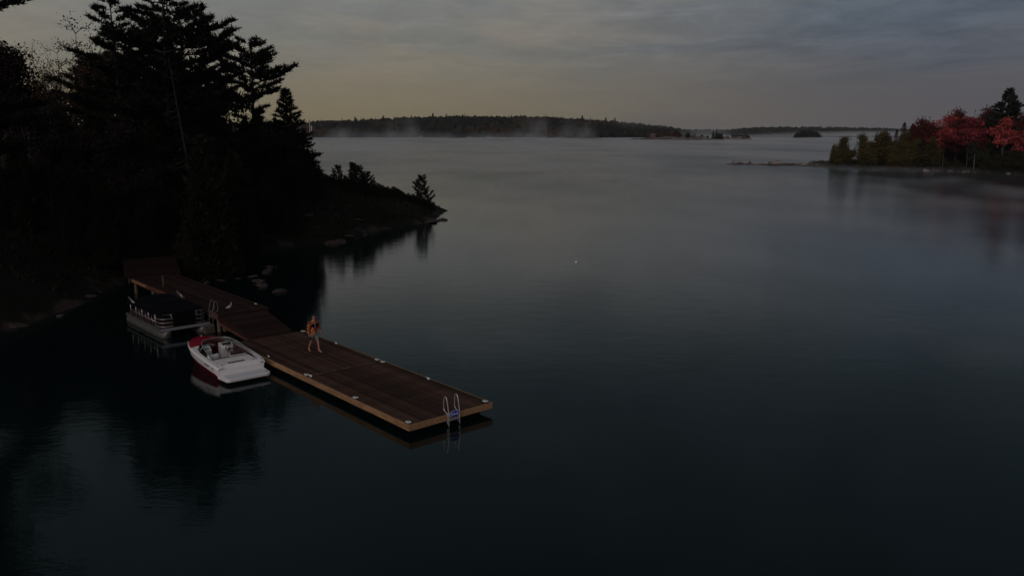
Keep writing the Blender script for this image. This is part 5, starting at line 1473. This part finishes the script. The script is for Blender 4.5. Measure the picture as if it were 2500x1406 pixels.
cabin(1588, 986, 4.6, 5, 3.4, 1.4, 'small pinkish cabin among the trees of the long island', pmat('pinkish_siding', (.22, .13, .11), .8), M['old_wood'], isl[0])
cabin(1792, 1042, 13, 6, 2.0, 1.5, 'long dark-roofed cabin on the grassy islet', pmat('brown_siding', (.10, .07, .05), .8), M['rubber'], isl[1])
MB_ = MB().box((-1.2, -.1, 0), (1.2, .1, 1.0)).obj('boat_house_door', M['white_plastic'])
MB_.location = (wx(1774.5, 1036), 1036, 2.2); props(MB_, 'bright white shed front at the left end of the dark-roofed cabin', 'shed')
for i, (px_, Dm, sz, lab) in enumerate([(1548, 978, 3.0, 'pale rock hump at the left end of the long island'), (1580, 972, 2.2, 'pale rock below the pinkish cabin'), (1612, 970, 2.4, 'light ledge on the middle shore of the long island'),
                                        (1640, 974, 3.0, 'pinkish ledge on the long island'), (1668, 972, 3.2, 'pale ledge right of the pinkish ledge'), (1700, 976, 2.4, 'reddish ledge toward the right of the long island'), (1728, 978, 2.0, 'low ledge at the right end of the long island')]):
    rock(0, 0, sz, lab, i, z=.4, world=(wx(px_, Dm), Dm, 0), far=True)
for i, px_ in enumerate([905, 960, 1030, 1088, 1150, 1195, 1250, 1330, 1370, 1440]):
    x = wx(px_, 1285); rock(0, 0, 3.0 + (i % 3), 'pale rock outcrop at the waterline of the long hill', i, z=.5, world=(x, float(hill_shore(x)) + 1, 0), far=True, group='rock outcrops under the long hill')
# a few taller trees breaking the skyline of the hill
for i, (px_, ty) in enumerate([(942, 285), (1061, 279.5), (1093, 282), (1132, 282), (1418, 285), (1474, 290), (1496, 291), (1162, 283), (875, 288), (1010, 285)]):
    x = wx(px_, 1440); z = float(hill_h(np.array([x]), np.array([1440.]))[0]); h = max(8, top_h(ty, 1440, z))
    tree('pine_tree', tA, DKW, (x, 1440, z), 'tall tree breaking the skyline of the long hill', rz=i, sc=h / 9 * .8, scz=h / 9, group='skyline trees on the long hill')

# ------------------------------------------------------------------ mist and haze
def fog_mat(name, dens, col=(.93, .93, .96), nscale=.01, nz=None, lo=.35, hi=.7, zfall=None, aniso=.0, ell=True):
    m = bpy.data.materials.new(name); m.use_nodes = True
    t = NT(m.node_tree)
    v = t.n('ShaderNodeVolumePrincipled'); o = t.n('ShaderNodeOutputMaterial'); t.l(v.outputs[0], o.inputs['Volume'])
    v.inputs['Color'].default_value = (*col, 1); v.inputs['Anisotropy'].default_value = aniso
    d = dens
    P_ = t.n('ShaderNodeNewGeometry').outputs['Position']
    gen = t.n('ShaderNodeTexCoord').outputs['Generated']
    fac = t.map(t.noise(t.mapping(P_, scale=nz or (1, 1, 1)), nscale, 4, .55), lo, hi)
    if ell:   # fades towards the faces of its box
        sub = t.n('ShaderNodeVectorMath', operation='MULTIPLY_ADD'); t.l(gen, sub.inputs[0]); sub.inputs[1].default_value = (2, 2, 2); sub.inputs[2].default_value = (-1, -1, -1)
        ln = t.n('ShaderNodeVectorMath', operation='LENGTH')
        if zfall == 'ground':
            s2 = t.n('ShaderNodeSeparateXYZ'); t.l(gen, s2.inputs[0])
            s3 = t.n('ShaderNodeSeparateXYZ'); t.l(sub.outputs[0], s3.inputs[0])
            cb = t.n('ShaderNodeCombineXYZ'); t.l(s3.outputs[0], cb.inputs[0]); t.l(s3.outputs[1], cb.inputs[1]); t.l(s2.outputs[2], cb.inputs[2]); t.l(cb.outputs[0], ln.inputs[0])
        else:
            t.l(sub.outputs[0], ln.inputs[0])
        e = t.map(ln.outputs['Value'], .15, 1.0, 1.0, 0.0)
        fac = t.math('MULTIPLY', fac, e)
    t.l(t.math('MULTIPLY', fac, dens), v.inputs['Density'])
    return m
def fog(name, lo, hi, mat, label, step=None):
    me = MB().box((0, 0, 0), tuple(b - a for a, b in zip(lo, hi))).mesh(name)
    ob = link(name, me, mat, loc=lo)
    return props(ob, label, 'mist', kind='stuff')
def fog_px(x0, x1, D0, D1, z0, z1, dens, label, nscale=.02, lo=.3, hi=.65, zfall='ground', col=(.93, .93, .97)):
    Dm = (D0 + D1) / 2
    return fog('mist', (wx(x0, Dm), D0, z0), (wx(x1, Dm), D1, z1), fog_mat('mist', dens, nscale=nscale, lo=lo, hi=hi, zfall=zfall, col=col), label)
if True:
    lay = fog_mat('lake_mist', .017, nscale=.016, nz=(1, .35, 1), lo=.25, hi=.75, ell=False)
    fog('mist', (-420, 217, .03), (620, 1275, 1.25), lay, 'thin low mist lying over the far half of the lake')
    near = fog_mat('near_mist', .024, nscale=.085, nz=(1, .55, 1), lo=.44, hi=.70, ell=False)
    fog('mist', (-4, 36, .03), (95, 190, 1.3), near, 'faint wisps of mist drifting over the near water')
    fog_px(640, 1500, 1050, 1285, .03, 13, .0075, 'ragged band of mist along the foot of the long hill', nscale=.013, lo=.38, hi=.66)
    fog_px(760, 960, 1120, 1275, .03, 20, .012, 'wisp of mist rising at the left foot of the hill', nscale=.03, lo=.42, hi=.66)
    fog_px(925, 1060, 1130, 1275, .03, 40, .012, 'tall wisp of mist before the middle of the hill', nscale=.03, lo=.42, hi=.66)
    fog_px(1225, 1370, 1130, 1275, .03, 42, .014, 'tall wisp of mist left of the island', nscale=.028, lo=.42, hi=.66)
    fog_px(1330, 1470, 1130, 1275, .03, 36, .013, 'broad wisp of mist before the right part of the hill', nscale=.03, lo=.42, hi=.66)
    fog_px(1440, 1830, 1240, 1330, 10, 46, .015, 'low cloud drifting over the right end of the hill', zfall=None, nscale=.010, lo=.25, hi=.62, col=(.90, .90, .97))
    fog_px(1600, 1840, 1180, 1320, .03, 22, .013, 'mist behind the right end of the long island', nscale=.02, lo=.3, hi=.65)
    fog_px(1740, 2700, 1400, 2240, .03, 14, .0060, 'bank of pale fog under the distant ridge', nscale=.006, lo=.05, hi=.6)
    fog_px(1960, 2640, 150, 262, .03, 2.2, .005, 'mist drifting over the reflection of the autumn trees', nscale=.05, lo=.3, hi=.7)
# haze: one even box of air round everything
hz = MB().box((-9300, -9300, -4.5), (9300, 9300, 60)).obj('haze', None)
hm = bpy.data.materials.new('haze'); hm.use_nodes = True; t = NT(hm.node_tree)
v = t.n('ShaderNodeVolumePrincipled'); o_ = t.n('ShaderNodeOutputMaterial'); t.l(v.outputs[0], o_.inputs['Volume'])
v.inputs['Color'].default_value = (.88, .90, .97, 1); v.inputs['Density'].default_value = .00006
hz.data.materials.append(hm)
props(hz, 'thin morning haze over the whole lake', 'haze', kind='stuff')
